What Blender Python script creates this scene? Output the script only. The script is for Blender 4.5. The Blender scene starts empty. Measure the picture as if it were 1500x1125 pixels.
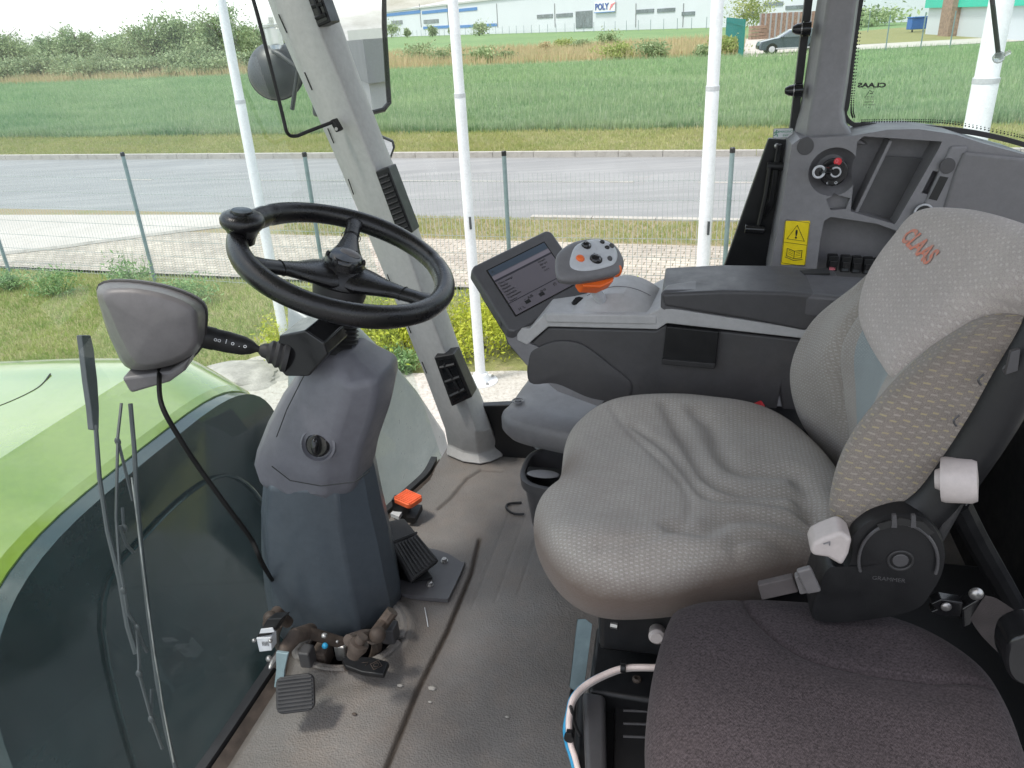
import bpy, bmesh, math, random
import numpy as np
from mathutils import Vector, Matrix
from mathutils.bvhtree import BVHTree
rnd = random.Random(7); nr = np.random.RandomState(5)
PI = math.pi
scn = bpy.context.scene; COL = scn.collection
# ------------------------------------------------------------------ camera
F = 1130.0; PT = math.radians(25.1); RL = math.radians(3.2)
f0 = Vector((0, math.cos(PT), -math.sin(PT))); r0 = Vector((1, 0, 0)); u0 = r0.cross(f0)
CR = math.cos(RL)*r0 - math.sin(RL)*u0; CU = math.sin(RL)*r0 + math.cos(RL)*u0
EYE = Vector((0, 0, 2.9)); FZ = 1.75            # FZ: height of the cab floor above the ground
cam = bpy.data.cameras.new('camera'); cam.sensor_width = 36; cam.lens = F/1500*36; cam.clip_start = .02; cam.clip_end = 3000
co = bpy.data.objects.new('camera', cam); COL.objects.link(co); scn.camera = co
M = Matrix((CR, CU, -f0)).transposed().to_4x4(); M.translation = EYE; co.matrix_world = M
TH = math.radians(14)                           # the tractor stands turned by this much
CA = Vector((math.cos(TH), -math.sin(TH), 0)); CB = Vector((math.sin(TH), math.cos(TH), 0)); UP = Vector((0, 0, 1))
def c(a, b, z): return CA*a + CB*b + UP*(z+FZ)
def ray(px, py): return (px-750)/F*CR - (py-562.5)/F*CU + f0
def hit(px, py, o, n):
    d = ray(px, py); return EYE + d*((o-EYE).dot(n)/d.dot(n))
def pg(px, py, z=0): return hit(px, py, Vector((0, 0, z)), UP)
def pz(px, py, z): return hit(px, py, Vector((0, 0, z+FZ)), UP)
def pb(px, py, b): return hit(px, py, CB*b, CB)
def pa(px, py, a): return hit(px, py, CA*a, CA)
def pd(px, py, D): return EYE + ray(px, py)*D
RD = Vector((.951, -.309, 0)); RN = Vector((.309, .951, 0))   # along and across the road
def rq(s, q, z=0): return RD*s + RN*q + UP*z

# ------------------------------------------------------------------ materials
def NT(name):
    m = bpy.data.materials.new(name); m.use_nodes = True; nt = m.node_tree
    return m, nt, nt.nodes, nt.links, nt.nodes['Principled BSDF']
def noise(N, L, scale, det=4, rough=.6, vec=None, dist=0):
    n = N.new('ShaderNodeTexNoise'); n.inputs['Scale'].default_value = scale; n.inputs['Detail'].default_value = det
    n.inputs['Roughness'].default_value = rough; n.inputs['Distortion'].default_value = dist
    if vec is None:
        tc = N.new('ShaderNodeTexCoord'); vec = tc.outputs['Object']
    L.new(vec, n.inputs['Vector']); return n
def ramp(N, L, src, p0, p1, c0=(0,0,0,1), c1=(1,1,1,1)):
    r = N.new('ShaderNodeValToRGB'); e = r.color_ramp.elements
    e[0].position = p0; e[1].position = p1; e[0].color = c0; e[1].color = c1
    L.new(src, r.inputs[0]); return r
def mixc(N, L, fac, a, b, mode='MIX'):
    m = N.new('ShaderNodeMix'); m.data_type = 'RGBA'; m.blend_type = mode
    for s, v in ((m.inputs[0], fac), (m.inputs[6], a), (m.inputs[7], b)):
        if isinstance(v, (int, float)): s.default_value = v
        elif isinstance(v, tuple): s.default_value = v if len(v) == 4 else v+(1,)
        else: L.new(v, s)
    return m.outputs[2]
def math_(N, L, op, a, b=None, cc=None):
    m = N.new('ShaderNodeMath'); m.operation = op
    for i, v in enumerate((a, b, cc)):
        if v is None: continue
        if isinstance(v, (int, float)): m.inputs[i].default_value = v
        else: L.new(v, m.inputs[i])
    return m.outputs[0]
def bump(N, L, P, h, strength=.2, dist=.001):
    b = N.new('ShaderNodeBump'); b.inputs['Strength'].default_value = strength; b.inputs['Distance'].default_value = dist
    L.new(h, b.inputs['Height'])
    prev = P.inputs['Normal'].links
    if prev: L.new(prev[0].from_socket, b.inputs['Normal'])
    L.new(b.outputs[0], P.inputs['Normal']); return b
def V4(c_, k=1): return (min(c_[0]*k, 1), min(c_[1]*k, 1), min(c_[2]*k, 1), 1)
def pm(name, col, rough=.5, var=.15, vs=7, grain=500, gb=.15, metal=0, coat=0, dirt=0, dcol=(.2, .16, .12), spec=.5, em=None):
    m, nt, N, L, P = NT(name)
    n = noise(N, L, vs, 5); r = ramp(N, L, n.outputs['Fac'], .3, .7, V4(col, 1-var), V4(col, 1+var)); out = r.outputs[0]
    if dirt:
        d = noise(N, L, 3.1, 8, .7); dr = ramp(N, L, d.outputs['Fac'], .5, .72)
        out = mixc(N, L, math_(N, L, 'MULTIPLY', dr.outputs[0], dirt), out, dcol)
    L.new(out, P.inputs['Base Color'])
    sp2 = noise(N, L, 55, 8, .75); out = mixc(N, L, 1.0, out, ramp(N, L, sp2.outputs['Fac'], .3, .72, (.9, .9, .9, 1), (1.12, 1.12, 1.12, 1)).outputs[0], 'MULTIPLY'); L.new(out, P.inputs['Base Color'])
    n2 = noise(N, L, vs*4, 6, .7); rr = ramp(N, L, n2.outputs['Fac'], .3, .75, (max(rough-.1, .03),)*3+(1,), (min(rough+.12, 1),)*3+(1,))
    L.new(rr.outputs[0], P.inputs['Roughness'])
    P.inputs['Metallic'].default_value = metal; P.inputs['Coat Weight'].default_value = coat; P.inputs['Specular IOR Level'].default_value = spec
    if gb:
        g = noise(N, L, grain, 2); bump(N, L, P, g.outputs['Fac'], gb, .0012)
    if name == 'hood_green': P.inputs['Coat IOR'].default_value = 1.8; P.inputs['Coat Roughness'].default_value = .12
    if em: P.inputs['Emission Color'].default_value = em+(1,); P.inputs['Emission Strength'].default_value = 1
    return m
MT = {}
def mk(k, *a, **kw): MT[k] = pm(k, *a, **kw); return MT[k]
mk('light_trim', (.36, .356, .352), .55, .04, 4, 900, .12)
mk('mid_trim', (.19, .186, .195), .5, .07, 5, 700, .15, dirt=.12)
mk('grey_trim', (.155, .15, .155), .5, .06, 4, 700, .15, dirt=.1)
mk('console_trim', (.40, .395, .395), .5, .05, 6, 800, .12)
mk('dark_trim', (.06, .058, .061), .48, .12, 5, 700, .2, dirt=.1)
mk('dark_pad', (.088, .086, .092), .42, .12, 5, 500, .2, dirt=.08)
mk('black_plastic', (.011, .011, .012), .42, .2, 8, 600, .15, spec=.35)
mk('black_gloss', (.012, .012, .013), .16, .2, 8, 600, .03)
mk('black_rubber', (.026, .025, .026), .6, .25, 20, 300, .25)
mk('wheel_leather', (.007, .0065, .0075), .3, .25, 9, 420, .3)
mk('column_blue', (.066, .08, .095), .42, .1, 5, 700, .18, dirt=.08)
mk('column_grey', (.13, .13, .148), .42, .06, 5, 700, .18, dirt=.08)
mk('pod_grey', (.125, .117, .118), .45, .06, 5, 700, .15)
mk('hood_green', (.16, .25, .018), .16, .07, 3, 300, .0, coat=.8, dirt=.15, dcol=(.4, .45, .3))
mk('hood_dark', (.005, .024, .026), .16, .35, 3.5, 300, .02, coat=.15, dirt=.25, dcol=(.03, .055, .06))
mk('fender_grey', (.25, .265, .285), .35, .08, 5, 500, .04, dirt=.3, dcol=(.3, .31, .31))
mk('orange', (.8, .14, .02), .4, .08, 30, 500, .05)
mk('orange_red', (.8, .14, .045), .45, .2, 30, 300, .1)
mk('white_plastic', (.43, .385, .37), .45, .06, 20, 500, .05)
mk('silver_plate', (.5, .51, .53), .35, .05, 20, 500, .03)
mk('steel', (.4, .39, .38), .38, .3, 30, 300, .1, metal=.8)
mk('rusty_steel', (.085, .064, .052), .65, .4, 30, 160, .4, metal=.25)
mk('white_paint', (.72, .73, .75), .35, .06, 5, 200, .05)
mk('galvanised', (.2, .27, .29), .45, .15, 12, 200, .05, metal=.2)
mk('wire', (.42, .45, .46), .5, .1, 12, 200, 0)
mk('white_cable', (.75, .62, .57), .45, .1, 40, 400, .05)
mk('blue_cable', (.02, .28, .5), .4, .1, 40, 400, .05)
mk('red_plastic', (.6, .03, .04), .35, .1, 20, 400, .02)
mk('yellow_sign', (.8, .62, .01), .4, .05, 20, 400, 0)
mk('cable_black', (.006, .006, .006), .6, .1, 20, 400, 0, spec=.15)
mk('ink', (.012, .012, .012), .5, .1, 20, 400, 0)
mk('mirror_body', (.05, .055, .06), .4, .15, 8, 400, .1)
mk('green_ink', (.01, .25, .12), .5, .1, 20, 400, 0)
mk('label_white', (.62, .63, .65), .5, .05, 20, 400, 0)
mk('belt', (.07, .06, .06), .85, .15, 30, 900, .5)
mk('factory_white', (.58, .61, .66), .6, .04, .1, 2, .0)
mk('factory_roof', (.5, .5, .5), .6, .05, .1, 2, 0)
mk('factory_blue', (.05, .18, .45), .5, .05, .2, 2, 0)
mk('blue_text', (.03, .08, .3), .5, .05, .2, 2, 0)
mk('pink_text', (.75, .2, .24), .5, .05, .2, 2, 0)
mk('far_window', (.14, .17, .19), .25, .3, .4, 2, 0)
mk('teal_paint', (.02, .5, .36), .6, .06, .3, 2, 0)
mk('brick', (.3, .2, .15), .8, .35, 5, 4, .3)
mk('car_paint', (.06, .08, .1), .22, .08, 2, 2, 0, coat=.6)
mk('tyre', (.02, .02, .02), .7, .1, 8, 20, .2)
mk('blue_bin', (.02, .12, .42), .45, .1, 2, 4, 0)
mk('teal_fence', (.02, .2, .19), .5, .1, 2, 4, 0)
mk('bark', (.12, .09, .065), .85, .3, 6, 20, .5)
mk('hall_grey', (.36, .37, .38), .6, .05, .4, 3, 0)
mk('hall_band', (.2, .21, .22), .6, .05, .4, 3, 0)
mk('concrete_base', (.35, .34, .32), .85, .15, 8, 60, .3)
mk('rock', (.34, .32, .29), .85, .3, 7, 40, .6)
mk('wiper_grey', (.045, .05, .055), .45, .15, 9, 200, .05)

def leafmat(name, c1, c2, c3, scale=1.5, trans=.25, streak=None):
    m, nt, N, L, P = NT(name)
    vec = None
    if streak:
        tc = N.new('ShaderNodeTexCoord'); mp = N.new('ShaderNodeMapping'); mp.inputs['Rotation'].default_value = (0, 0, math.radians(18)); mp.inputs['Scale'].default_value = streak; L.new(tc.outputs['Object'], mp.inputs[0]); vec = mp.outputs[0]
    n = noise(N, L, scale, 5, .6, vec); r = ramp(N, L, n.outputs['Fac'], .38, .62, V4(c1), V4(c2))
    n2 = noise(N, L, scale*9, 2); r2 = ramp(N, L, n2.outputs['Fac'], .48, .7)
    L.new(mixc(N, L, r2.outputs[0], r.outputs[0], c3), P.inputs['Base Color'])
    P.inputs['Roughness'].default_value = .6; P.inputs['Specular IOR Level'].default_value = .25
    t = N.new('ShaderNodeBsdfTranslucent'); L.new(P.inputs['Base Color'].links[0].from_socket, t.inputs[0])
    mx = N.new('ShaderNodeMixShader'); mx.inputs[0].default_value = trans
    L.new(P.outputs[0], mx.inputs[1]); L.new(t.outputs[0], mx.inputs[2]); L.new(mx.outputs[0], N['Material Output'].inputs[0])
    MT[name] = m; return m
leafmat('crop_leaf', (.19, .31, .15), (.36, .46, .25), (.44, .5, .34), .6, .35, streak=(.22, 1.2, 1))
leafmat('verge_leaf', (.33, .38, .13), (.42, .43, .17), (.5, .46, .27), .6, .35)
leafmat('lawn_leaf', (.27, .37, .1), (.38, .44, .14), (.52, .46, .26), 1.2, .35)
leafmat('hedge_leaf', (.3, .38, .03), (.5, .52, .05), (.62, .6, .1), 5)
leafmat('shrub_leaf', (.2, .28, .14), (.31, .39, .19), (.5, .52, .33), .8)
leafmat('tree_leaf', (.2, .29, .14), (.33, .42, .2), (.46, .53, .3), .35)
leafmat('dry_leaf', (.45, .38, .22), (.6, .48, .3), (.42, .46, .22), .5)
leafmat('weed_leaf', (.16, .3, .1), (.25, .4, .16), (.4, .48, .25), 3)

def groundmat(name, c1, c2, c3, s1, s2, rough=.9, bs=0, bd=.01, thr=(.5, .75), streak=None):
    m, nt, N, L, P = NT(name)
    n = noise(N, L, s1, 6, .65); r = ramp(N, L, n.outputs['Fac'], .3, .7, V4(c1), V4(c2))
    vec = None
    if streak:
        tc = N.new('ShaderNodeTexCoord'); mp = N.new('ShaderNodeMapping'); mp.inputs['Rotation'].default_value = (0, 0, math.radians(18))
        mp.inputs['Scale'].default_value = streak; L.new(tc.outputs['Object'], mp.inputs[0]); vec = mp.outputs[0]
    n2 = noise(N, L, s2, 6, .7, vec); r2 = ramp(N, L, n2.outputs['Fac'], *thr)
    L.new(mixc(N, L, r2.outputs[0], r.outputs[0], c3), P.inputs['Base Color']); P.inputs['Roughness'].default_value = rough
    if bs:
        g = noise(N, L, bs, 4, .7); bump(N, L, P, g.outputs['Fac'], .6, bd)
    MT[name] = m; return m
groundmat('far_field', (.12, .21, .08), (.16, .26, .1), (.22, .28, .12), .04, .3, bs=3, bd=.2)
groundmat('crop_soil', (.13, .24, .08), (.17, .29, .1), (.2, .28, .1), .3, 3, bs=8, bd=.1)
groundmat('dry_soil', (.3, .25, .15), (.38, .31, .19), (.24, .27, .11), .2, 1, bs=6, bd=.1)
groundmat('verge_soil', (.2, .2, .07), (.25, .24, .09), (.3, .26, .14), .5, 4, bs=20, bd=.05)
groundmat('brown_verge', (.24, .2, .11), (.3, .24, .15), (.19, .23, .08), .8, 2.5, bs=30, bd=.03)
groundmat('lawn_soil', (.2, .22, .07), (.26, .25, .1), (.33, .28, .17), .8, 4, bs=30, bd=.03)
groundmat('asphalt', (.21, .21, .21), (.26, .26, .26), (.33, .325, .32), .35, 2, .85, 90, .006, (.45, .8), streak=(.12, 1.6, 1))
groundmat('concrete', (.42, .385, .35), (.52, .48, .44), (.42, .38, .34), .5, 3, .9, 50, .006)
groundmat('kerb_stone', (.36, .34, .31), (.45, .42, .38), (.25, .23, .2), 1.2, 6, .9, 40, .01)
groundmat('gravel', (.42, .39, .35), (.56, .53, .48), (.26, .22, .17), 14, 30, .9, 30, .03)

def pavers():
    m, nt, N, L, P = NT('pavers')
    tc = N.new('ShaderNodeTexCoord'); mp = N.new('ShaderNodeMapping'); mp.inputs['Rotation'].default_value = (0, 0, math.radians(18)); L.new(tc.outputs['Object'], mp.inputs[0])
    b = N.new('ShaderNodeTexBrick'); b.inputs['Scale'].default_value = 5; b.inputs['Mortar Size'].default_value = .035; b.inputs['Brick Width'].default_value = .9; b.inputs['Row Height'].default_value = .55
    b.inputs['Color1'].default_value = (.52, .46, .39, 1); b.inputs['Color2'].default_value = (.4, .35, .3, 1); b.inputs['Mortar'].default_value = (.17, .15, .1, 1)
    L.new(mp.outputs[0], b.inputs[0]); n = noise(N, L, 1.2, 5); r = ramp(N, L, n.outputs['Fac'], .35, .7, (.75, .75, .75, 1), (1.1, 1.1, 1.1, 1))
    L.new(mixc(N, L, 1.0, b.outputs['Color'], r.outputs[0], 'MULTIPLY'), P.inputs['Base Color']); P.inputs['Roughness'].default_value = .9
    MT['pavers'] = m
pavers()

def fabric(name, base, dash, dash2, s=.0105, dirt=.5, dcol=(.13, .095, .075), dashw=(.17, .27), wv=.5):
    m, nt, N, L, P = NT(name)
    uv = N.new('ShaderNodeUVMap'); sp = N.new('ShaderNodeSeparateXYZ'); L.new(uv.outputs[0], sp.inputs[0])
    wob = noise(N, L, 60, 2); wo = math_(N, L, 'MULTIPLY', math_(N, L, 'SUBTRACT', wob.outputs['Fac'], .5), .35)
    u = math_(N, L, 'ADD', math_(N, L, 'DIVIDE', sp.outputs[0], s), wo); v = math_(N, L, 'ADD', math_(N, L, 'DIVIDE', sp.outputs[1], s*.8), wo)
    fu = math_(N, L, 'FLOOR', u); off = math_(N, L, 'MULTIPLY', math_(N, L, 'MODULO', fu, 2.0), .5)
    v2 = math_(N, L, 'ADD', v, off)
    du = math_(N, L, 'ABSOLUTE', math_(N, L, 'SUBTRACT', math_(N, L, 'FRACT', u), .5)); dv = math_(N, L, 'ABSOLUTE', math_(N, L, 'SUBTRACT', math_(N, L, 'FRACT', v2), .5))
    mk_ = math_(N, L, 'MULTIPLY', math_(N, L, 'LESS_THAN', du, dashw[1]), math_(N, L, 'LESS_THAN', dv, dashw[0]))
    par = math_(N, L, 'MODULO', math_(N, L, 'FLOOR', v2), 2.0)
    dc = mixc(N, L, math_(N, L, 'ABSOLUTE', par), dash, dash2)
    n = noise(N, L, 900 if s > .004 else 330, 3, .8); r = ramp(N, L, n.outputs['Fac'], .3, .7, V4(base, .6 if s > .004 else .4), V4(base, 1.4 if s > .004 else 1.6))
    n3 = noise(N, L, 5, 5); 
    col = mixc(N, L, math_(N, L, 'MULTIPLY', mk_, math_(N, L, 'ADD', .22, math_(N, L, 'MULTIPLY', noise(N, L, 14, 3).outputs['Fac'], .75))), r.outputs[0], dc)
    col = mixc(N, L, 1.0, col, ramp(N, L, n3.outputs['Fac'], .3, .7, (.86, .86, .86, 1), (1.08, 1.08, 1.08, 1)).outputs[0], 'MULTIPLY')
    d = noise(N, L, 4.5, 7, .75); dr = ramp(N, L, d.outputs['Fac'], .47, .72)
    at = N.new('ShaderNodeAttribute'); at.attribute_name = 'soil'
    soil = math_(N, L, 'MULTIPLY', math_(N, L, 'ADD', math_(N, L, 'MULTIPLY', dr.outputs[0], .3), at.outputs['Fac']), dirt)
    L.new(mixc(N, L, soil, col, dcol), P.inputs['Base Color'])
    P.inputs['Roughness'].default_value = .95; P.inputs['Specular IOR Level'].default_value = .15
    P.inputs['Sheen Weight'].default_value = .22 if s > .004 else .04; P.inputs['Sheen Roughness'].default_value = .5
    w = math_(N, L, 'SINE', math_(N, L, 'MULTIPLY', sp.outputs[0], 2*PI/.0021)); w2 = math_(N, L, 'SINE', math_(N, L, 'MULTIPLY', sp.outputs[1], 2*PI/.0021))
    bump(N, L, P, math_(N, L, 'ADD', math_(N, L, 'MULTIPLY', w, w2), mk_), wv, .0007)
    big = noise(N, L, 45, 4, .6); bump(N, L, P, big.outputs['Fac'], .35 if s > .005 else .1, .003)
    MT[name] = m
fabric('seat_fabric', (.32, .292, .265), (.50, .48, .455), (.44, .42, .385), .0072, 1.0)
fabric('insert_fabric', (.25, .29, .30), (.38, .42, .42), (.33, .37, .36), .006, .3)
fabric('bolster_fabric', (.215, .187, .165), (.35, .315, .28), (.40, .34, .19), .0102, .7, dashw=(.13, .3))
fabric('headrest_fabric', (.42, .37, .35), (.58, .54, .51), (.46, .42, .385), .0095, .35)
fabric('dark_fabric', (.047, .038, .041), (.022, .018, .019), (.075, .064, .068), .003, .3, (.085, .065, .06), (.18, .18), .12)

def matmat():
    m, nt, N, L, P = NT('floor_rubber')
    n = noise(N, L, 3, 6, .7); r = ramp(N, L, n.outputs['Fac'], .3, .7, (.135, .125, .118, 1), (.21, .196, .184, 1))
    d = noise(N, L, 7, 9, .8); dr = ramp(N, L, d.outputs['Fac'], .46, .7)
    col = mixc(N, L, math_(N, L, 'MULTIPLY', dr.outputs[0], .5), r.outputs[0], (.225, .18, .15))
    d5 = noise(N, L, 1.7, 5, .6, dist=.8); col = mixc(N, L, 1.0, col, ramp(N, L, d5.outputs['Fac'], .35, .65, (.8, .78, .76, 1), (1.15, 1.15, 1.15, 1)).outputs[0], 'MULTIPLY')
    at = N.new('ShaderNodeAttribute'); at.attribute_name = 'soil'
    col = mixc(N, L, math_(N, L, 'MULTIPLY', at.outputs['Fac'], 1.0), col, (.065, .052, .042))
    sp_ = noise(N, L, 240, 2); sr = ramp(N, L, sp_.outputs['Fac'], .74, .77); col = mixc(N, L, math_(N, L, 'MULTIPLY', sr.outputs[0], .5), col, (.42, .38, .32))
    L.new(col, P.inputs['Base Color']); P.inputs['Roughness'].default_value = .62; P.inputs['Specular IOR Level'].default_value = .45
    v = N.new('ShaderNodeTexVoronoi'); v.inputs['Scale'].default_value = 270; tc = N.new('ShaderNodeTexCoord'); L.new(tc.outputs['Object'], v.inputs['Vector'])
    bump(N, L, P, v.outputs['Distance'], .7, .0014); b2 = noise(N, L, 30, 3); bump(N, L, P, b2.outputs['Fac'], .25, .004)
    MT['floor_rubber'] = m
matmat()

def glass(name, tint, veil, vcol=(.8, .85, .85), refl=1.0):
    m, nt, N, L, P = NT(name); N.remove(P)
    t = N.new('ShaderNodeBsdfTransparent'); t.inputs[0].default_value = V4(tint)
    g = N.new('ShaderNodeBsdfGlossy'); g.inputs['Roughness'].default_value = .015
    lw = N.new('ShaderNodeLayerWeight'); fr_ = math_(N, L, 'ADD', math_(N, L, 'MULTIPLY', math_(N, L, 'POWER', lw.outputs['Facing'], 5.0), .7), .04)
    mx = N.new('ShaderNodeMixShader'); L.new(math_(N, L, 'MULTIPLY', fr_, refl), mx.inputs[0]); L.new(t.outputs[0], mx.inputs[1]); L.new(g.outputs[0], mx.inputs[2])
    d = N.new('ShaderNodeBsdfTranslucent'); d.inputs[0].default_value = V4(vcol)
    d2 = N.new('ShaderNodeBsdfDiffuse'); d2.inputs[0].default_value = V4(vcol); ad = N.new('ShaderNodeMixShader'); L.new(d.outputs[0], ad.inputs[1]); L.new(d2.outputs[0], ad.inputs[2])
    n = noise(N, L, 2.2, 6, .7, dist=.6); r = ramp(N, L, n.outputs['Fac'], .3, .8, (veil*.5,)*3+(1,), (veil*1.7,)*3+(1,))
    n2 = noise(N, L, 130, 2); r2 = ramp(N, L, n2.outputs['Fac'], .77, .8, (0, 0, 0, 1), (.25, .25, .25, 1))
    m2 = N.new('ShaderNodeMixShader'); L.new(math_(N, L, 'ADD', r.outputs[0], math_(N, L, 'MULTIPLY', r2.outputs[0], .6)), m2.inputs[0])
    L.new(mx.outputs[0], m2.inputs[1]); L.new(ad.outputs[0], m2.inputs[2]); L.new(m2.outputs[0], N['Material Output'].inputs[0])
    MT[name] = m
glass('windshield_glass', (.86, .93, .91), .028)
glass('side_glass', (.97, .99, .97), .006)
glass('rear_glass', (.9, .97, .93), .05)
m, nt, N, L, P = NT('mirror_glass'); P.inputs['Metallic'].default_value = 1; P.inputs['Roughness'].default_value = .01; P.inputs['Base Color'].default_value = (.85, .87, .88, 1)
n_ = noise(N, L, 3, 2); bump(N, L, P, n_.outputs['Fac'], .02, .001); MT['mirror_glass'] = m
m, nt, N, L, P = NT('clear_plastic'); P.inputs['Transmission Weight'].default_value = .7; P.inputs['Roughness'].default_value = .15; P.inputs['Base Color'].default_value = (.8, .8, .78, 1)
n_ = noise(N, L, 40, 2); bump(N, L, P, n_.outputs['Fac'], .2, .003); MT['clear_plastic'] = m
def logo_mat():
    m, nt, N, L, P = NT('worn_orange_print')
    n = noise(N, L, 260, 3, .8); r = ramp(N, L, n.outputs['Fac'], .42, .6, (.62, .17, .1, 1), (.4, .27, .23, 1))
    L.new(r.outputs[0], P.inputs['Base Color']); P.inputs['Roughness'].default_value = .9; MT['worn_orange_print'] = m
logo_mat()
def screen_mat(name, col, e):
    m, nt, N, L, P = NT(name); n = noise(N, L, 6, 3); r = ramp(N, L, n.outputs['Fac'], .3, .7, V4(col, .9), V4(col, 1.1)); L.new(r.outputs[0], P.inputs['Base Color'])
    P.inputs['Roughness'].default_value = .2; MT[name] = m
screen_mat('screen_grey', (.16, .145, .165), 0); screen_mat('screen_dark', (.05, .048, .06), 0); screen_mat('screen_light', (.24, .21, .24), 0); screen_mat('screen_blue', (.07, .09, .12), 0)

# ------------------------------------------------------------------ mesh tools
class MB:
    def __init__(s): s.v = []; s.f = []; s.uv = None; s.soil = None
    def add(s, vs, fs):
        o = len(s.v); s.v += [tuple(x) for x in vs]; s.f += [tuple(i+o for i in f) for f in fs]; return s
    def quad(s, *p): return s.add(p, [tuple(range(len(p)))])
    def loft(s, rings, cap=True, closed=True):
        n = len(rings[0]); vs = [p for r in rings for p in r]; fs = []
        for i in range(len(rings)-1):
            for j in range(n if closed else n-1):
                k = (j+1) % n; fs.append((i*n+j, i*n+k, (i+1)*n+k, (i+1)*n+j))
        if cap and closed:
            fs.append(tuple(range(n))[::-1]); fs.append(tuple((len(rings)-1)*n+j for j in range(n)))
        return s.add(vs, fs)
    def prism(s, pts, vec): return s.loft([[Vector(p) for p in pts], [Vector(p)+vec for p in pts]])
    def box(s, o, x, y, z):   # centred box with half-vectors
        P = [o+x*i+y*j+z*k for k in (-1, 1) for i, j in ((-1, -1), (1, -1), (1, 1), (-1, 1))]
        return s.add(P, [(3, 2, 1, 0), (4, 5, 6, 7), (0, 1, 5, 4), (1, 2, 6, 5), (2, 3, 7, 6), (3, 0, 4, 7)])
    def tube(s, path, r, n=12, closed=False, cap=True):
        P = [Vector(p) for p in path]; m = len(P); R = r if isinstance(r, (list, tuple)) else [r]*m
        rings = []; N_ = None
        for i in range(m):
            t = (P[(i+1) % m]-P[i-1]) if closed else (P[min(i+1, m-1)]-P[max(i-1, 0)])
            t.normalize()
            if N_ is None:
                N_ = t.orthogonal().normalized()
            N_ = (N_ - t*N_.dot(t)).normalized(); B = t.cross(N_)
            rings.append([P[i]+(N_*math.cos(a)+B*math.sin(a))*R[i] for a in [2*PI*k/n for k in range(n)]])
        if closed:
            # align the last ring with the first
            o = len(s.v); vs = [p for q in rings for p in q]; fs = []
            best = min(range(n), key=lambda sh: (rings[-1][0]-rings[0][sh]).length)
            for i in range(m):
                sh = best if i == m-1 else 0
                for j in range(n):
                    a = i*n+j; b = i*n+(j+1) % n; i2 = (i+1) % m
                    fs.append((a, b, i2*n+(j+1+sh) % n, i2*n+(j+sh) % n))
            return s.add(vs, fs)
        return s.loft(rings, cap)
    def lathe(s, o, ax, prof, n=32, cap=True):   # prof: (radius, height)
        ax = ax.normalized(); x = ax.orthogonal().normalized(); y = ax.cross(x)
        return s.loft([[o+ax*h+(x*math.cos(a)+y*math.sin(a))*max(r, .0002) for a in [2*PI*k/n for k in range(n)]] for r, h in prof], cap)
    def ell(s, o, x, y, z, nu=24, nv=14):
        rings = []
        for i in range(nv+1):
            ph = -PI/2+PI*i/nv; cz = math.cos(ph) if 0 < i < nv else .01
            rings.append([o+z*math.sin(ph)+(x*math.cos(a)+y*math.sin(a))*cz for a in [2*PI*k/nu for k in range(nu)]])
        return s.loft(rings)
    def build(s, name, mat, parent=None, smooth=True, bevel=0, ang=35, solid=0, seg=2, label=None):
        loc = ROOT.get(parent.name, Vector()) if parent else Vector()
        arr = np.array(s.v, dtype=float).reshape(-1, 3)
        me = bpy.data.meshes.new(name)
        if parent is None: loc = Vector(((arr[:, 0].min()+arr[:, 0].max())/2, (arr[:, 1].min()+arr[:, 1].max())/2, arr[:, 2].min()))
        arr = arr-np.array(loc)
        me.from_pydata(arr.tolist(), [], s.f); me.validate()
        if s.uv is not None:
            ul = me.uv_layers.new(name='UVMap'); vi = np.empty(len(me.loops), dtype=np.int32); me.loops.foreach_get('vertex_index', vi)
            ul.data.foreach_set('uv', np.array(s.uv)[vi].astype(np.float32).ravel())
        if s.soil is not None:
            at = me.attributes.new('soil', 'FLOAT', 'POINT'); at.data.foreach_set('value', np.array(s.soil, dtype=np.float32))
        bm = bmesh.new(); bm.from_mesh(me); bmesh.ops.recalc_face_normals(bm, faces=bm.faces); bm.to_mesh(me); bm.free()
        if smooth: me.shade_smooth(); me.set_sharp_from_angle(angle=math.radians(ang))
        me.materials.append(MT[mat] if isinstance(mat, str) else mat)
        o = bpy.data.objects.new(name, me); COL.objects.link(o)
        if bevel:
            b = o.modifiers.new('b', 'BEVEL'); b.width = bevel; b.segments = seg; b.limit_method = 'ANGLE'; b.angle_limit = math.radians(32); b.harden_normals = True
        if parent: o.parent = parent; ROOT[o.name] = loc
        else: o.location = loc; ROOT[o.name] = loc
        if label: o['label'] = label
        return o
ROOT = {}
def thing(name, loc, label, cat, group=None):
    o = bpy.data.objects.new(name, None); COL.objects.link(o); o.location = loc; o.empty_display_size = .1; ROOT[o.name] = Vector(loc)
    return tag(o, label, cat, group)
def tag(o, label, cat, group=None):
    o['label'] = label; o['category'] = cat
    if group: o['group'] = group
    return o
def struct(o): o['kind'] = 'structure'; return o
def stuff(o, label, cat): o['kind'] = 'stuff'; return tag(o, label, cat)
def catmull(P, k=8, closed=True):
    P = [Vector(p) for p in P]; n = len(P); out = []
    for i in range(n if closed else n-1):
        g = (lambda j: P[j % n]) if closed else (lambda j: P[max(0, min(n-1, j))])
        a, b, c_, d = g(i-1), g(i), g(i+1), g(i+2)
        for t in [q/k for q in range(k)]:
            out.append(.5*((2*b)+(c_-a)*t+(2*a-5*b+4*c_-d)*t*t+(3*b-a-3*c_+d)*t**3))
    if not closed: out.append(P[-1].copy())
    return out
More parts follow.
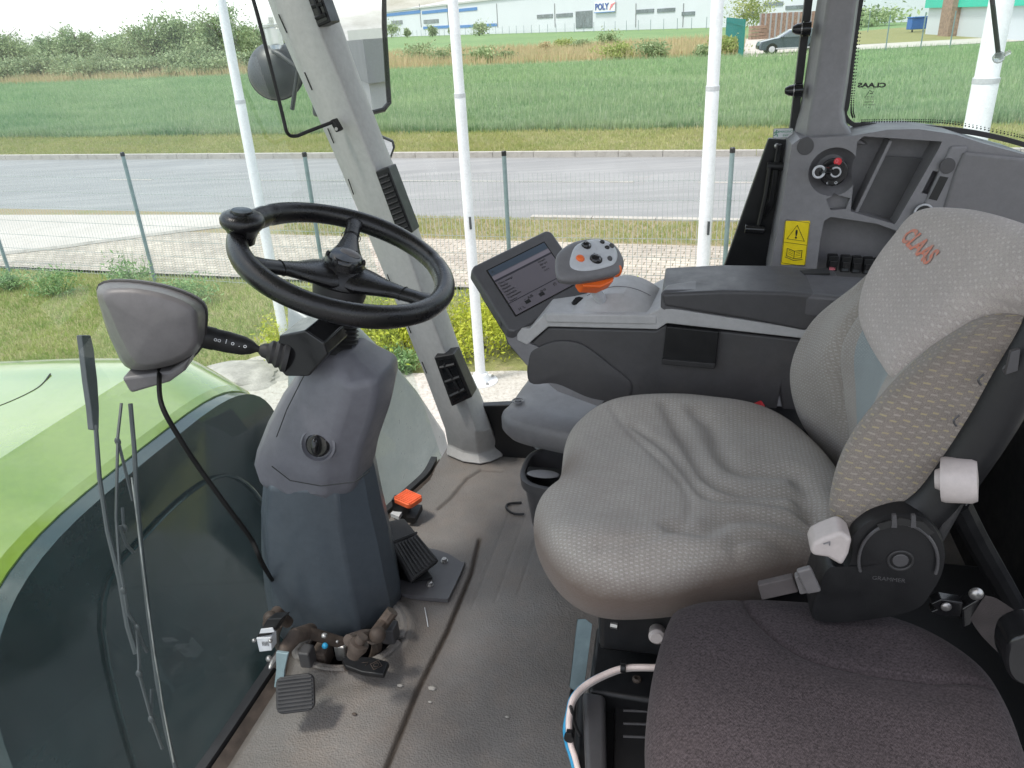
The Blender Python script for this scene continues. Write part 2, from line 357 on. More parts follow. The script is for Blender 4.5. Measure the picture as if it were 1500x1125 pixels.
class Fr:   # a local frame: origin, x, y and normal
    def __init__(s, o, x, y):
        s.o = Vector(o); s.x = Vector(x).normalized(); s.n = s.x.cross(Vector(y)).normalized(); s.y = s.n.cross(s.x)
    def p(s, u, v, w=0): return s.o+s.x*u+s.y*v+s.n*w
    def q(s, P): d = Vector(P)-s.o; return (d.dot(s.x), d.dot(s.y), d.dot(s.n))
    def pk(s, px, py): return s.q(hit(px, py, s.o, s.n))[:2]
def rrect(w, h, r, n=5):
    pts = []
    for cx, cy, a0 in ((w/2-r, h/2-r, 0), (-w/2+r, h/2-r, PI/2), (-w/2+r, -h/2+r, PI), (w/2-r, -h/2+r, 1.5*PI)):
        pts += [(cx+r*math.cos(a0+PI/2*k/n), cy+r*math.sin(a0+PI/2*k/n)) for k in range(n+1)]
    return pts
def plate(fr, pts2, w0, w1, mb=None):
    mb = mb or MB(); return mb.loft([[fr.p(u, v, w0) for u, v in pts2], [fr.p(u, v, w1) for u, v in pts2]])
def disc(fr, u, v, r, w0, w1, mb=None, n=24, ry=None):
    return plate(fr, [(u+r*math.cos(2*PI*k/n), v+(ry or r)*math.sin(2*PI*k/n)) for k in range(n)], w0, w1, mb)
def ringm(fr, u, v, r, tr, w=0, mb=None, n=36):
    return (mb or MB()).tube([fr.p(u+r*math.cos(2*PI*k/n), v+r*math.sin(2*PI*k/n), w) for k in range(n)], tr, 8, True)
def textmb(fr, s, size, u=0, v=0, w=.001, depth=.0004, shear=0, bold=0, flipx=False, align='CENTER', sx=1):
    cu = bpy.data.curves.new('t', 'FONT'); cu.body = s; cu.size = size; cu.align_x = align; cu.align_y = 'CENTER'; cu.extrude = depth; cu.shear = shear; cu.offset = bold; cu.resolution_u = 3
    o = bpy.data.objects.new('t', cu); COL.objects.link(o); dg = bpy.context.evaluated_depsgraph_get(); me = bpy.data.meshes.new_from_object(o.evaluated_get(dg))
    mb = MB(); k = -sx if flipx else sx
    mb.add([fr.p(u+k*q.co.x, v+q.co.y, w+q.co.z) for q in me.vertices], [tuple(p.vertices) for p in me.polygons])
    bpy.data.objects.remove(o); bpy.data.curves.remove(cu); bpy.data.meshes.remove(me); return mb
def segdist(P, poly):
    d = np.full(len(P), 1e9)
    for i in range(len(poly)-1):
        a = np.array(poly[i][:2]); b = np.array(poly[i+1][:2]); ab = b-a; t = np.clip(((P-a)@ab)/max(ab@ab, 1e-12), 0, 1)
        d = np.minimum(d, np.linalg.norm(P-(a+t[:, None]*ab), axis=1))
    return d
def pillow(fr, outline, tt, tb, nr_=60, ns=200, p=2.6, topf=None, carves=(), soil=None):
    """closed cushion: outline in frame coordinates, tt/tb thickness above and below, carves = [(polyline, width, depth)]"""
    C = catmull([Vector((u, v, 0)) for u, v in outline], max(2, ns//len(outline))); n = len(C)
    O = np.array([[q.x, q.y] for q in C]); cen = O.mean(0)
    T = np.sin(np.linspace(0, PI/2, nr_+1))       # radial positions, dense at the rim
    pts = []; uvs = []; so = []
    W = np.array(fr.x), np.array(fr.y), np.array(fr.n), np.array(fr.o)
    def ringp(t, side):
        xy = cen+(O-cen)*t; h = (max(0, 1-t**p))**(1/2.0)
        if side > 0:
            z = np.full(n, tt*h)
            if topf is not None: z = z+topf(xy[:, 0], xy[:, 1])*min(1, h*1.6)
            for poly, wd, dp in carves:
                d = segdist(xy, poly); z = z-dp*np.exp(-(d/wd)**2)*min(1, h*2)
        else: z = np.full(n, -tb*h)
        return xy, z
    arc = np.zeros(n); prev = None; rings = []
    for t in list(T):
        xy, z = ringp(max(t, .002), 1); P3 = np.column_stack([xy, z])
        if prev is not None: arc = arc+np.linalg.norm(P3-prev, axis=1)
        prev = P3; rings.append(P3)
        dirn = (O-cen)/np.linalg.norm(O-cen, axis=1)[:, None]; uvs.append(cen+dirn*arc[:, None])
    for t in list(T[::-4])[1:]:
        xy, z = ringp(max(t, .002), -1); P3 = np.column_stack([xy, z]); arc = arc+np.linalg.norm(P3-prev, axis=1); prev = P3; rings.append(P3); uvs.append(cen+dirn*arc[:, None])
    A = np.vstack(rings); Wd = W[3]+A[:, :1]*W[0]+A[:, 1:2]*W[1]+A[:, 2:3]*W[2]
    mb = MB(); mb.loft([[Vector(q) for q in Wd[i*n:(i+1)*n]] for i in range(len(rings))]); mb.uv = np.vstack(uvs)
    mb.soil = soil(A) if soil is not None else np.zeros(len(A))
    return mb
def gridsurf(ctrl, ku=8, kv=8):
    """Catmull-Rom tensor surface through a control grid (rows of points)"""
    rows = [catmull(r, ku, False) for r in ctrl]; cols = list(zip(*rows)); cols = [catmull(list(cc), kv, False) for cc in cols]
    return [list(r) for r in zip(*cols)]
def sheet(grid, mb=None):
    mb = mb or MB(); mb.loft(grid, False, False)
    nv = len(grid); nu = len(grid[0]); uv = np.zeros((nv, nu, 2))
    for i in range(nv):
        for j in range(nu):
            if j: uv[i, j, 0] = uv[i, j-1, 0]+(grid[i][j]-grid[i][j-1]).length
            if i: uv[i, j, 1] = uv[i-1, j, 1]+(grid[i][j]-grid[i-1][j]).length
    mb.uv = uv.reshape(-1, 2); return mb
def boolcut(o, cutters):
    for mb in cutters:
        k = mb.build('cutter', 'dark_trim'); md = o.modifiers.new('c', 'BOOLEAN'); md.object = k; md.operation = 'DIFFERENCE'; md.solver = 'EXACT'
        if o.parent:
            k.location = ROOT[k.name]
    bpy.context.view_layer.update(); dg = bpy.context.evaluated_depsgraph_get(); me = bpy.data.meshes.new_from_object(o.evaluated_get(dg))
    ks = [m_.object for m_ in o.modifiers if m_.type == 'BOOLEAN']; o.modifiers.clear(); o.data = me
    for k in ks: bpy.data.objects.remove(k)
    me.shade_smooth(); me.set_sharp_from_angle(angle=math.radians(35))
def dup(root, loc, label=None):
    r = root.copy(); COL.objects.link(r); r.location = loc
    if label: r['label'] = label
    for ch in [x for x in bpy.data.objects if x.parent == root]:
        q = ch.copy(); COL.objects.link(q); q.parent = r
        for g in [x for x in bpy.data.objects if x.parent == ch]:
            h = g.copy(); COL.objects.link(h); h.parent = q
    return r

# ================================================================== SETTING (outside)
def flat(name, poly, z, mat, sub=0):
    mb = MB(); mb.quad(*[(p[0], p[1], z) for p in poly]); return struct(mb.build(name, mat, smooth=False))
big = [rq(-900, -300), rq(900, -300), rq(900, 1500), rq(-900, 1500)]
g = MB(); g.quad(*[(p.x, p.y, -.02) for p in big]); struct(g.build('ground', 'far_field', smooth=False))
def band(name, q0, q1, z, mat, s0=-120, s1=120): return flat(name, [rq(s0, q0), rq(s1, q0), rq(s1, q1), rq(s0, q1)], z, mat)
band('lawn_ground', -30, 8.35, -.004, 'lawn_soil')
flat('tractor_yard', [rq(-40, -40), rq(40, -40), rq(40, 3.6), rq(-2.4, 3.6), rq(-3.4, 2.6), rq(-40, 2.6)], .004, 'asphalt')
band('crop_field_ground', 22.4, 60.5, -.003, 'crop_soil', -110, 90)
flat('scrub_ground', [rq(-160, 60.5), rq(-.5, 60.5), rq(-3, 92), rq(-160, 92)], -.008, 'dry_soil')
band('far_verge', 18.1, 22.4, .002, 'verge_soil')
band('road', 12.0, 18.0, .004, 'asphalt')
band('near_verge', 10.5, 11.9, .03, 'brown_verge')
band('paved_strip', 8.35, 10.5, .034, 'pavers')
# driveway apron on the left, with a curved kerb
ap = [pg(-260, 318), pg(400, 318), pg(345, 331), pg(250, 343), pg(150, 356), pg(60, 368), pg(-260, 402)]
flat('driveway', ap, .045, 'concrete')
for nm, q, h in (('far_kerb', 18.04, .13), ('near_kerb', 11.95, .06)):
    mb = MB(); n = 120; s0 = -60 if q > 15 else -3.4
    for i in range(n):
        s = s0+i; mb.box(rq(s+.5, q, h/2), RD*.494, RN*.075, UP*h/2)
    struct(mb.build(nm, 'kerb_stone', smooth=False))
mb = MB(); cu_ = catmull([pg(-260, 404), pg(60, 370), pg(150, 358), pg(250, 345), pg(345, 333), pg(385, 327), pg(400, 319)], 6, False)
mb.tube([p+UP*.03 for p in cu_], .05, 6); struct(mb.build('curved_kerb', 'kerb_stone'))
# road edge line and worn centre dashes
for i, (s0, s1) in enumerate(((-14.6, -13.4), (-10.5, -2.2), (-1, 2.6))):
    flat('road_marking', [rq(s0, 15.0), rq(s1, 15.0), rq(s1, 15.1), rq(s0, 15.1)], .009, 'kerb_stone')
# gravel around the poles
gp = catmull([pg(*p) for p in ((330, 560), (400, 520), (520, 545), (640, 548), (780, 545), (1000, 560), (1100, 760), (300, 760))], 6)
flat('gravel_bed', gp, .012, 'gravel')

def blades(name, pos, h, w, mat, label, cat, lean=.35, z0=0):
    n = len(pos); a = nr.rand(n)*2*PI; hh = h*(.55+.75*nr.rand(n)); hh = hh*(1+.25*np.sin(pos[:, 0]*.9+3*np.sin(pos[:, 1]*.35))*np.sin(pos[:, 1]*.7)); dx = np.cos(a)*w/2; dy = np.sin(a)*w/2
    la = nr.rand(n)*2*PI; lx = np.cos(la)*hh*lean*nr.rand(n); ly = np.sin(la)*hh*lean*nr.rand(n)
    v = np.zeros((n, 3, 3)); v[:, 0] = np.column_stack([pos[:, 0]-dx, pos[:, 1]-dy, np.full(n, z0)]); v[:, 1] = np.column_stack([pos[:, 0]+dx, pos[:, 1]+dy, np.full(n, z0)])
    v[:, 2] = np.column_stack([pos[:, 0]+lx, pos[:, 1]+ly, z0+hh])
    me = bpy.data.meshes.new(name); me.vertices.add(3*n); me.vertices.foreach_set('co', v.ravel().astype(np.float32))
    me.loops.add(3*n); me.loops.foreach_set('vertex_index', np.arange(3*n, dtype=np.int32)); me.polygons.add(n); me.polygons.foreach_set('loop_start', np.arange(0, 3*n, 3, dtype=np.int32))
    me.update(calc_edges=True); me.materials.append(MT[mat]); o = bpy.data.objects.new(name, me); COL.objects.link(o); return stuff(o, label, cat)
def scat(n, q0, q1, pw=1.0):   # points in the visible wedge between two distances from the road axis
    q = q0+(q1-q0)*nr.rand(n)**pw; y = q*1.03; s = (nr.rand(n)*2-1)*(.8*q+1.5)-.32*q
    return np.column_stack([s*RD.x+q*RN.x, s*RD.y+q*RN.y])
blades('crop_grass', scat(150000, 22.5, 60.3, 1.5), .3, .04, 'crop_leaf', 'green cereal crop covering the field across the road', 'crop')
blades('verge_grass', scat(60000, 18.15, 22.9), .1, .03, 'verge_leaf', 'short yellowish grass between the road and the crop', 'grass')
ss_ = scat(26000, 10.55, 11.85); blades('strip_grass', ss_[ss_[:, 0] > -3.6], .055, .015, 'verge_leaf', 'patchy grass strip between the paving and the road', 'grass', z0=.03)
pp = scat(90000, 4.2, 8.3); blades('lawn_grass', pp[((pp[:, 0] < -2.6) | (pp@np.array([RN.x, RN.y]) > 7.1)) & (pp@np.array([RN.x, RN.y]) > 4)], .06, .012, 'lawn_leaf', 'short sunlit lawn between the fence and the tractor', 'grass', .8)
sp_ = scat(60000, 60.6, 92); blades('scrub_grass', sp_[sp_[:, 0] < .3*sp_[:, 1]], .7, .09, 'dry_leaf', 'tall dry grass on the waste strip before the factory', 'grass')

# ------------------------------------------------------------------ plants
def leaves(mb, cen, rad, n, size, clumps=14, spread=.33, flat_=.6, squash=0):
    K = nr.normal(size=(clumps, 3)); K /= np.linalg.norm(K, axis=1)[:, None]; K *= (nr.rand(clumps, 1)**.5)*.78
    idx = nr.randint(0, clumps, n); P = K[idx]+nr.normal(size=(n, 3))*spread*(.5+.8*nr.rand(clumps)[idx])[:, None]
    P = P*np.array(rad)+np.array(cen); 
    a = nr.normal(size=(n, 3)); a /= np.linalg.norm(a, axis=1)[:, None]; b = np.cross(a, nr.normal(size=(n, 3))); b /= np.linalg.norm(b, axis=1)[:, None]
    sz = size*(.5+nr.rand(n, 1)); a *= sz; b *= sz*flat_
    V = np.stack([P-a, P+b*.8, P+a, P-b*.8], 1).reshape(-1, 3); V[:, 2] = np.maximum(V[:, 2], 0.01)
    o = len(mb.v); mb.v += [tuple(x) for x in V.tolist()]; mb.f += [(o+4*i, o+4*i+1, o+4*i+2, o+4*i+3) for i in range(n)]; return mb
def at_q(px, q, py=60):
    d = ray(px, py); t = q/d.dot(RN); return EYE+d*t
def tree(px, q, ytop, w, label, mat='tree_leaf', n=2600, base=.2):
    p = at_q(px, q, ytop); H_ = p.z; x, y = p.x, p.y
    t = thing('tree', (x, y, 0), label, 'tree', 'trees along the far left edge of the field')
    mb = MB(); mb.tube([(x, y, -.1), (x+.1, y, H_*.35), (x-.05, y+.1, H_*.75)], [H_*.03, H_*.022, H_*.008], 8)
    for k in range(6):
        a = rnd.random()*6.28; z = H_*(.25+.08*k); r = w*.38; mb.tube([(x, y, z), (x+r*.5*math.cos(a), y+r*.5*math.sin(a), z+H_*.12), (x+r*math.cos(a), y+r*math.sin(a), z+H_*.3)], [H_*.012, H_*.007, H_*.003], 5)
    mb.build('trunk', 'bark', t)
    cr = MB(); leaves(cr, (x, y, H_*(.52)), (w*.4, w*.4, H_*.46), n*2, .15, 30, .2); cr.build('crown', mat, t, smooth=False)
TR = ['pale green broad tree', 'dark rounded tree', 'bushy tree with a pointed top', 'low spreading tree', 'tall airy tree', 'dense tree']
for i, (px, q, yt, w) in enumerate(((-60, 84, 55, 8), (-15, 78, 38, 7), (30, 86, 55, 7), (62, 80, 44, 6), (104, 78, 32, 6), (150, 84, 48, 8), (182, 90, 44, 7), (212, 78, 17, 8), (248, 80, 15, 8), (285, 88, 28, 7), (322, 76, 0, 8), (352, 84, 26, 6), (385, 88, 34, 7), (415, 92, 36, 7))):
    where = ['at the left edge of the treeline', 'second in the treeline from the left edge', 'beside the gap near the left edge', 'left of the taller bright tree', 'bright and taller beside the gap', 'in the low middle of the treeline', 'in the dip left of the tall pair', 'left of the tall pair of trees', 'right of the tall pair of trees', 'between the tall pair and the nearest pole', 'just behind the top of the leftmost flagpole', 'right of the leftmost flagpole', 'behind the round work lamp', 'by the windscreen pillar'][i]
    tree(px, q, yt, w, TR[i % 6].replace('tree', 'tree ')+where, n=2600)
def shrub(px, q, yb, ytop, w, label, mat='shrub_leaf', n=900, size=.13, group=None, name='shrub'):
    p = at_q(px, q, ytop); x, y, H_ = p.x, p.y, max(p.z, .4)
    t = thing(name, (x, y, 0), label, 'shrub', group); mb = MB()
    for k in range(5):
        a = rnd.random()*6.28; mb.tube([(x, y, 0), (x+w*.25*math.cos(a), y+w*.25*math.sin(a), H_*.6)], [.03, .01], 5)
    mb.build('stem', 'bark', t)
    cr = MB(); leaves(cr, (x, y, H_*.5), (w*.5, w*.45, H_*.5), n, size, 12, .3); cr.build('foliage', mat, t, smooth=False)
sx = [(-30, 66, 72, 5), (0, 64, 84, 4.5), (28, 67, 78, 5), (62, 68, 80, 5), (95, 66, 76, 4.5), (120, 64, 84, 4), (140, 68, 74, 5), (170, 66, 84, 5), (198, 64, 82, 4.5), (225, 66, 78, 5), (255, 68, 72, 4), (262, 63, 92, 3.5), (290, 66, 60, 5.5), (312, 64, 78, 4), (385, 70, 66, 4), (372, 66, 74, 3.4)]
for i, (px, q, yt, w) in enumerate(sx):
    shrub(px, q, 0, yt, w, ('grey green rounded shrub', 'olive shrub with pale flowers', 'low leafy shrub')[i % 3]+' in the row beyond the field, number '+['one', 'two', 'three', 'four', 'five', 'six', 'seven', 'eight', 'nine', 'ten', 'eleven', 'twelve', 'thirteen', 'fourteen', 'fifteen', 'sixteen'][i]+' from the left', n=1500, size=.14, group='shrubs beyond the field')
for px, q, yt, w, lb, mt in ((612, 70, 58, 4.2, 'wide pale flowering shrub between the mirror and the second pole', 'shrub_leaf'), (646, 66, 70, 2.3, 'small dark shrub just left of the second pole', 'shrub_leaf'), (706, 64, 68, 3.2, 'rounded dark green shrub just right of the second pole', 'tree_leaf'), (742, 66, 76, 1.8, 'small olive shrub right of the rounded dark one', 'shrub_leaf'), (795, 78, 62, 1.4, 'tiny shrub in the dry grass', 'dry_leaf'), (823, 84, 56, 2.4, 'yellowish low shrub in the dry grass', 'lawn_leaf'), (850, 82, 55, 2, 'small pale shrub below the factory gate', 'shrub_leaf'), (893, 84, 44, 2.2, 'dark round shrub below the sign', 'tree_leaf'), (904, 62, 60, 2.8, 'pale cream flowering shrub below the sign', 'lawn_leaf'), (957, 61, 56, 2.6, 'dark shrub with a yellowish top before the third pole', 'shrub_leaf'), (1068, 62, 48, 3, 'pale shrub left of the green fence', 'lawn_leaf'), (1030, 60.8, 66, 1.6, 'low dark shrub beside the third pole', 'shrub_leaf')):
    shrub(px, q, 0, yt, w, lb, mt, n=1000, size=.11)
for px, py, yt, w, lb in ((85, 432, 385, .75, 'leafy weed clump by the fence, left of the post'), (195, 428, 360, .6, 'tall thistly weed beside the leaning fence post'), (280, 440, 400, .85, 'low weed clump right of the fence post'), (15, 425, 395, .5, 'small weed at the fence by the left edge'), (585, 545, 505, .5, 'wispy weed in front of the hedge')):
    p = pg(px, py); d = ray(px, yt); H_ = EYE.z+d.z*(p.y/d.y); t = thing('weed', (p.x, p.y, 0), lb, 'weed', 'weeds by the fence'); mb = MB()
    for k in range(26):
        a = rnd.random()*6.28; r = w*.5*rnd.random(); h = H_*(.5+.5*rnd.random()); mb.tube([(p.x+r*.3*math.cos(a), p.y+r*.3*math.sin(a), 0), (p.x+r*math.cos(a), p.y+r*math.sin(a), h)], [.004, .001], 4)
    mb.build('stem', 'weed_leaf', t); cr = MB(); leaves(cr, (p.x, p.y, H_*.45), (w*.5, w*.4, H_*.5), 800, .028, 16, .28, .4); cr.build('foliage', 'weed_leaf', t, smooth=False)
# hedge of golden foliage
mb = MB(); hs = []
hb = pg(405, 545); he = pg(1010, 520)
t = thing('hedge', (hb+he)/2*1.0, 'low golden yellow hedge behind the flagpoles', 'hedge'); ROOT[t.name].z = 0; t.location.z = 0
dirn = (he-hb).normalized(); ln = (he-hb).length
for k in range(int(ln/.2)):
    q = hb+dirn*(k*.2)+RN*.35
    mb2 = leaves(mb, (q.x+rnd.uniform(-.05, .05), q.y+rnd.uniform(-.12, .12), .27+rnd.uniform(-.04, .04)), (.22, .42, .27), 1500, .02, 16, .3, .5)
mb.build('foliage', 'hedge_leaf', t, smooth=False)
mb = MB()
for k in range(30):
    q = hb+dirn*(ln*(k+.5)/30)+RN*.35; mb.tube([(q.x, q.y, 0), (q.x+rnd.uniform(-.1, .1), q.y+rnd.uniform(-.1, .1), .35)], [.012, .004], 6)
mb.build('stem', 'bark', t)
for i, (px, py, r, lb) in enumerate(((350, 556, .34, 'flat pale boulder lying beyond the green bonnet'), (395, 548, .22, 'smaller pale stone beside the steering column'))):
    p = pg(px, py); bm = bmesh.new(); bmesh.ops.create_icosphere(bm, subdivisions=4, radius=1)
    mb = MB(); 
    from mathutils import noise as mn
    for v in bm.verts: v.co = v.co*(1+.25*mn.noise(v.co*1.4+Vector((i*5, 0, 0)))+.06*mn.noise(v.co*6))
    mb.add([(p.x+v.co.x*r*1.5, p.y+v.co.y*r, v.co.z*r*.35) for v in bm.verts], [tuple(v.index for v in f.verts) for f in bm.faces]); bm.free()
    tag(mb.build('boulder', 'rock'), lb, 'boulder')

# ------------------------------------------------------------------ wire fence
fp = [Vector((-4.70, 10.06, 0)), Vector((-2.22, 9.14, 0)), Vector((.05, 8.39, 0)), Vector((2.29, 7.78, 0))]
d0 = (fp[0]-fp[1]); fp = [fp[0]+d0*3, fp[0]+d0*2, fp[0]+d0]+fp+[fp[3]+(fp[3]-fp[2])*k for k in (1, 2, 3)]
t = thing('wire_fence', fp[4], 'galvanised wire mesh fence on steel posts along the pavement', 'fence')
for i, p in enumerate(fp):
    mb = MB(); mb.lathe(p, UP, [(.024, -.1), (.024, 1.66)], 12); po = mb.build('post', 'galvanised', t)
    mb = MB(); mb.lathe(p+UP*1.66, UP, [(.027, -.03), (.027, .012), (.02, .02)], 12); mb.build('cap', 'black_plastic', po)
    if i < len(fp)-1:
        q = fp[i+1]; L_ = q-p; n = int(L_.length/.05); mb = MB(); u = L_.normalized()
        for k in range(1, n):
            b = p+L_*(k/n); w = .0026; mb.add([b-u*w+UP*.04, b+u*w+UP*.04, b+u*w+UP*1.45, b-u*w+UP*1.45], [(0, 1, 2, 3)])
        zz = .06
        while zz < 1.5:
            mb.add([p+UP*(zz-.003), q+UP*(zz-.003), q+UP*(zz+.003), p+UP*(zz+.003)], [(0, 1, 2, 3)]); zz += .2 if int(zz*10) % 6 else .1
        mb.build('mesh_panel', 'wire', t, smooth=False)
# ------------------------------------------------------------------ flagpoles
for s, r0_, lb in ((1.95, .048, 'slim white flagpole seen through the windscreen'), (0, .048, 'white flagpole with a flanged foot left of the terminal'), (-1.87, .052, 'white flagpole right of the control lever'), (-3.55, .085, 'thick white mast seen through the rear window')):
    b = Vector((-.274-.951*s, 6.26+.309*s, 0)); t = thing('flagpole', b, lb, 'flagpole', 'white flagpoles in a row')
    mb = MB(); mb.lathe(b, UP, [(r0_*.94, 0), (r0_*.9, 2.42), (r0_*.82, 2.44), (r0_*.76, 7)], 20); mb.build('pole', 'white_paint', t)
    mb = MB(); mb.lathe(b+UP*2.4, UP, [(r0_*.93, 0), (r0_*.93, .03)], 20); mb.build('collar', 'silver_plate', t)
    mb = MB(); mb.lathe(b, UP, [(.15, 0), (.15, .02), (.08, .025), (.065, .09), (r0_+.004, .1)], 24); fo = mb.build('base_plate', 'white_paint', t)
    for k in range(4):
        mb = MB(); a = k*PI/2+.5; mb.lathe(b+Vector((math.cos(a)*.12, math.sin(a)*.12, .02)), UP, [(.014, 0), (.014, .02)], 6); mb.build('bolt', 'steel', fo)
    mb = MB(); mb.tube([b+RD*.03-RN*(r0_+.008)+UP*1.40, b+RD*.03-RN*(r0_+.012)+UP*1.50], .01, 8); mb.build('cleat', 'mirror_body', t)

# ------------------------------------------------------------------ factory
A_ = Vector((-41.9, 344, 0)); B_ = Vector((43.5, 158.8, 0)); fd = (B_-A_).normalized(); fn = Vector((fd.y, -fd.x, 0)); 
if fn.y > 0: fn = -fn
A2 = A_-fd*12; B2 = B_+fd*60; HB = 9.0
t = thing('factory', (A2+B2)/2, 'long white factory hall with blue bands beyond the fields', 'building')
ff = Fr(A_, fd, UP)
if ff.n.dot(fn) < 0: ff = Fr(A_, fd, UP); ff.n = fn
L_ = (B2-A2).length
mb = MB(); mb.prism([A2, B2, B2-fn*60, A2-fn*60], UP*HB); wall = mb.build('wall', 'factory_white', t, smooth=False)
mb = MB(); mb.prism([A2+UP*(HB)+fn*.4, B2+UP*HB+fn*.4, B2+UP*HB-fn*61, A2+UP*HB-fn*61], UP*.55); rf = mb.build('roof', 'factory_roof', t, smooth=False)
mb = MB(); mb.prism([A2+UP*(HB+.55)-fn*6, A2+UP*(HB+.55)-fn*54, A2+UP*(HB+3.4)-fn*30], fd*L_); mb.build('roof', 'factory_roof', t, smooth=False)
def fpx(x0, x1, y0, y1, mat, name, dep=.12):
    P = [hit(x, y, A_+fn*.02, fn) for x, y in ((x0, y0), (x1, y0), (x1, y1), (x0, y1))]
    zt = (P[0].z+P[1].z)/2; zb = (P[2].z+P[3].z)/2; a, b = P[3], P[2]
    mb = MB(); mb.prism([(a.x, a.y, zb), (b.x, b.y, zb), (b.x, b.y, zt), (a.x, a.y, zt)], fn*dep); return mb.build(name, mat, t, smooth=False)
for xs in ((566, 616), (618, 656), (664, 699)): fpx(xs[0], xs[1], 22-(xs[0]-566)*.055, 17.5-(xs[0]-566)*.055, 'factory_blue', 'blue_band')
for xs in ((620, 660), (672, 728)): fpx(xs[0], xs[1], 42-(xs[0]-620)*.045, 38-(xs[0]-620)*.045, 'factory_blue', 'blue_band')
for x0, x1, ym in ((574, 590, 33), (621, 643, 31.5), (787, 810, 24), (815, 839, 22.5), (932, 958, 16.5), (963, 989, 15), (999, 1018, 20), (1086, 1110, 21), (1119, 1147, 6), (1151, 1178, 11)):
    fpx(x0, x1, ym-3, ym+2.6, 'far_window', 'window')
dr = fpx(844, 868, 16, 41, 'far_window', 'gate')
for x in (617, 657, 729, 813, 931, 1000): fpx(x, x+.6, 5, 40, 'hall_band', 'panel_joint', .1)
P0 = hit(871, 3, A_+fn*.3, fn); P1 = hit(901, 17, A_+fn*.3, fn)
sc_ = (P1-P0).dot(fd); sg = Fr((P0+P1)/2, fd, UP); 
if sg.n.dot(fn) < 0: sg.n = -sg.n
H_s = abs(P1.z-P0.z)
mb = plate(sg, [(-sc_/2, -H_s/2), (sc_/2, -H_s/2), (sc_/2, H_s/2), (-sc_/2, H_s/2)], -.1, .1); sgn = mb.build('sign_board', 'white_paint', t, smooth=False)
textmb(sg, 'POLY', H_s*.8, -sc_*.12, 0, .14, .05, bold=.06, sx=sc_*.72/(H_s*2.1)).build('lettering', 'blue_text', sgn, smooth=False)
mb = MB()
for k in range(3):
    u = sc_*(.25+.08*k); mb.add([sg.p(u, -H_s*.34+k*.5, .16), sg.p(u+sc_*.05, -H_s*.3+k*.5, .16), sg.p(u+sc_*.14, H_s*(.2+.05*k), .16), sg.p(u+sc_*.08, H_s*(.22+.05*k), .16)], [(0, 1, 2, 3)])
mb.build('emblem', 'pink_text', sgn, smooth=False)
mb = plate(sg, [(-sc_*.5, -H_s*.52), (sc_*.5, -H_s*.52), (sc_*.5, -H_s*.45), (-sc_*.5, -H_s*.45)], .1, .2); mb.build('underline', 'factory_blue', sgn, smooth=False)
# mesh perimeter fence before the factory
fq = A_+fn*9; t = thing('perimeter_fence', fq+fd*110, 'thin wire fence standing in front of the factory', 'fence')
for k in range(60):
    p = fq+fd*(k*4.2); mb = MB(); mb.lathe(p, UP, [(.05, 0), (.05, 2)], 6); mb.build('post', 'galvanised', t)
# small trees before the factory
for px, yt, w, lb in ((573, 28, 7, 'bushy tree half hidden by the mirror'), (702, 31, 5, 'small leafy tree under the blue band'), (633, 38, 2.6, 'young tree below the factory window'), (661, 40, 2, 'thin young tree behind the second pole'), (596, 42, 2.2, 'sapling at the left end of the factory')):
    p0 = hit(px, 48, A_+fn*14, fn); d = ray(px, yt); H_ = max(EYE.z+d.z*(p0.y/d.y), 2.5)
    tt = thing('young_tree', (p0.x, p0.y, 0), lb, 'tree', 'trees in front of the factory'); mb = MB(); mb.tube([(p0.x, p0.y, 0), (p0.x, p0.y, H_*.7)], [.15, .05], 6); mb.build('trunk', 'bark', tt)
    cr = MB(); leaves(cr, (p0.x, p0.y, H_*.55), (w*.5, w*.5, H_*.45), 900, .3, 10, .3); cr.build('crown', 'tree_leaf', tt, smooth=False)

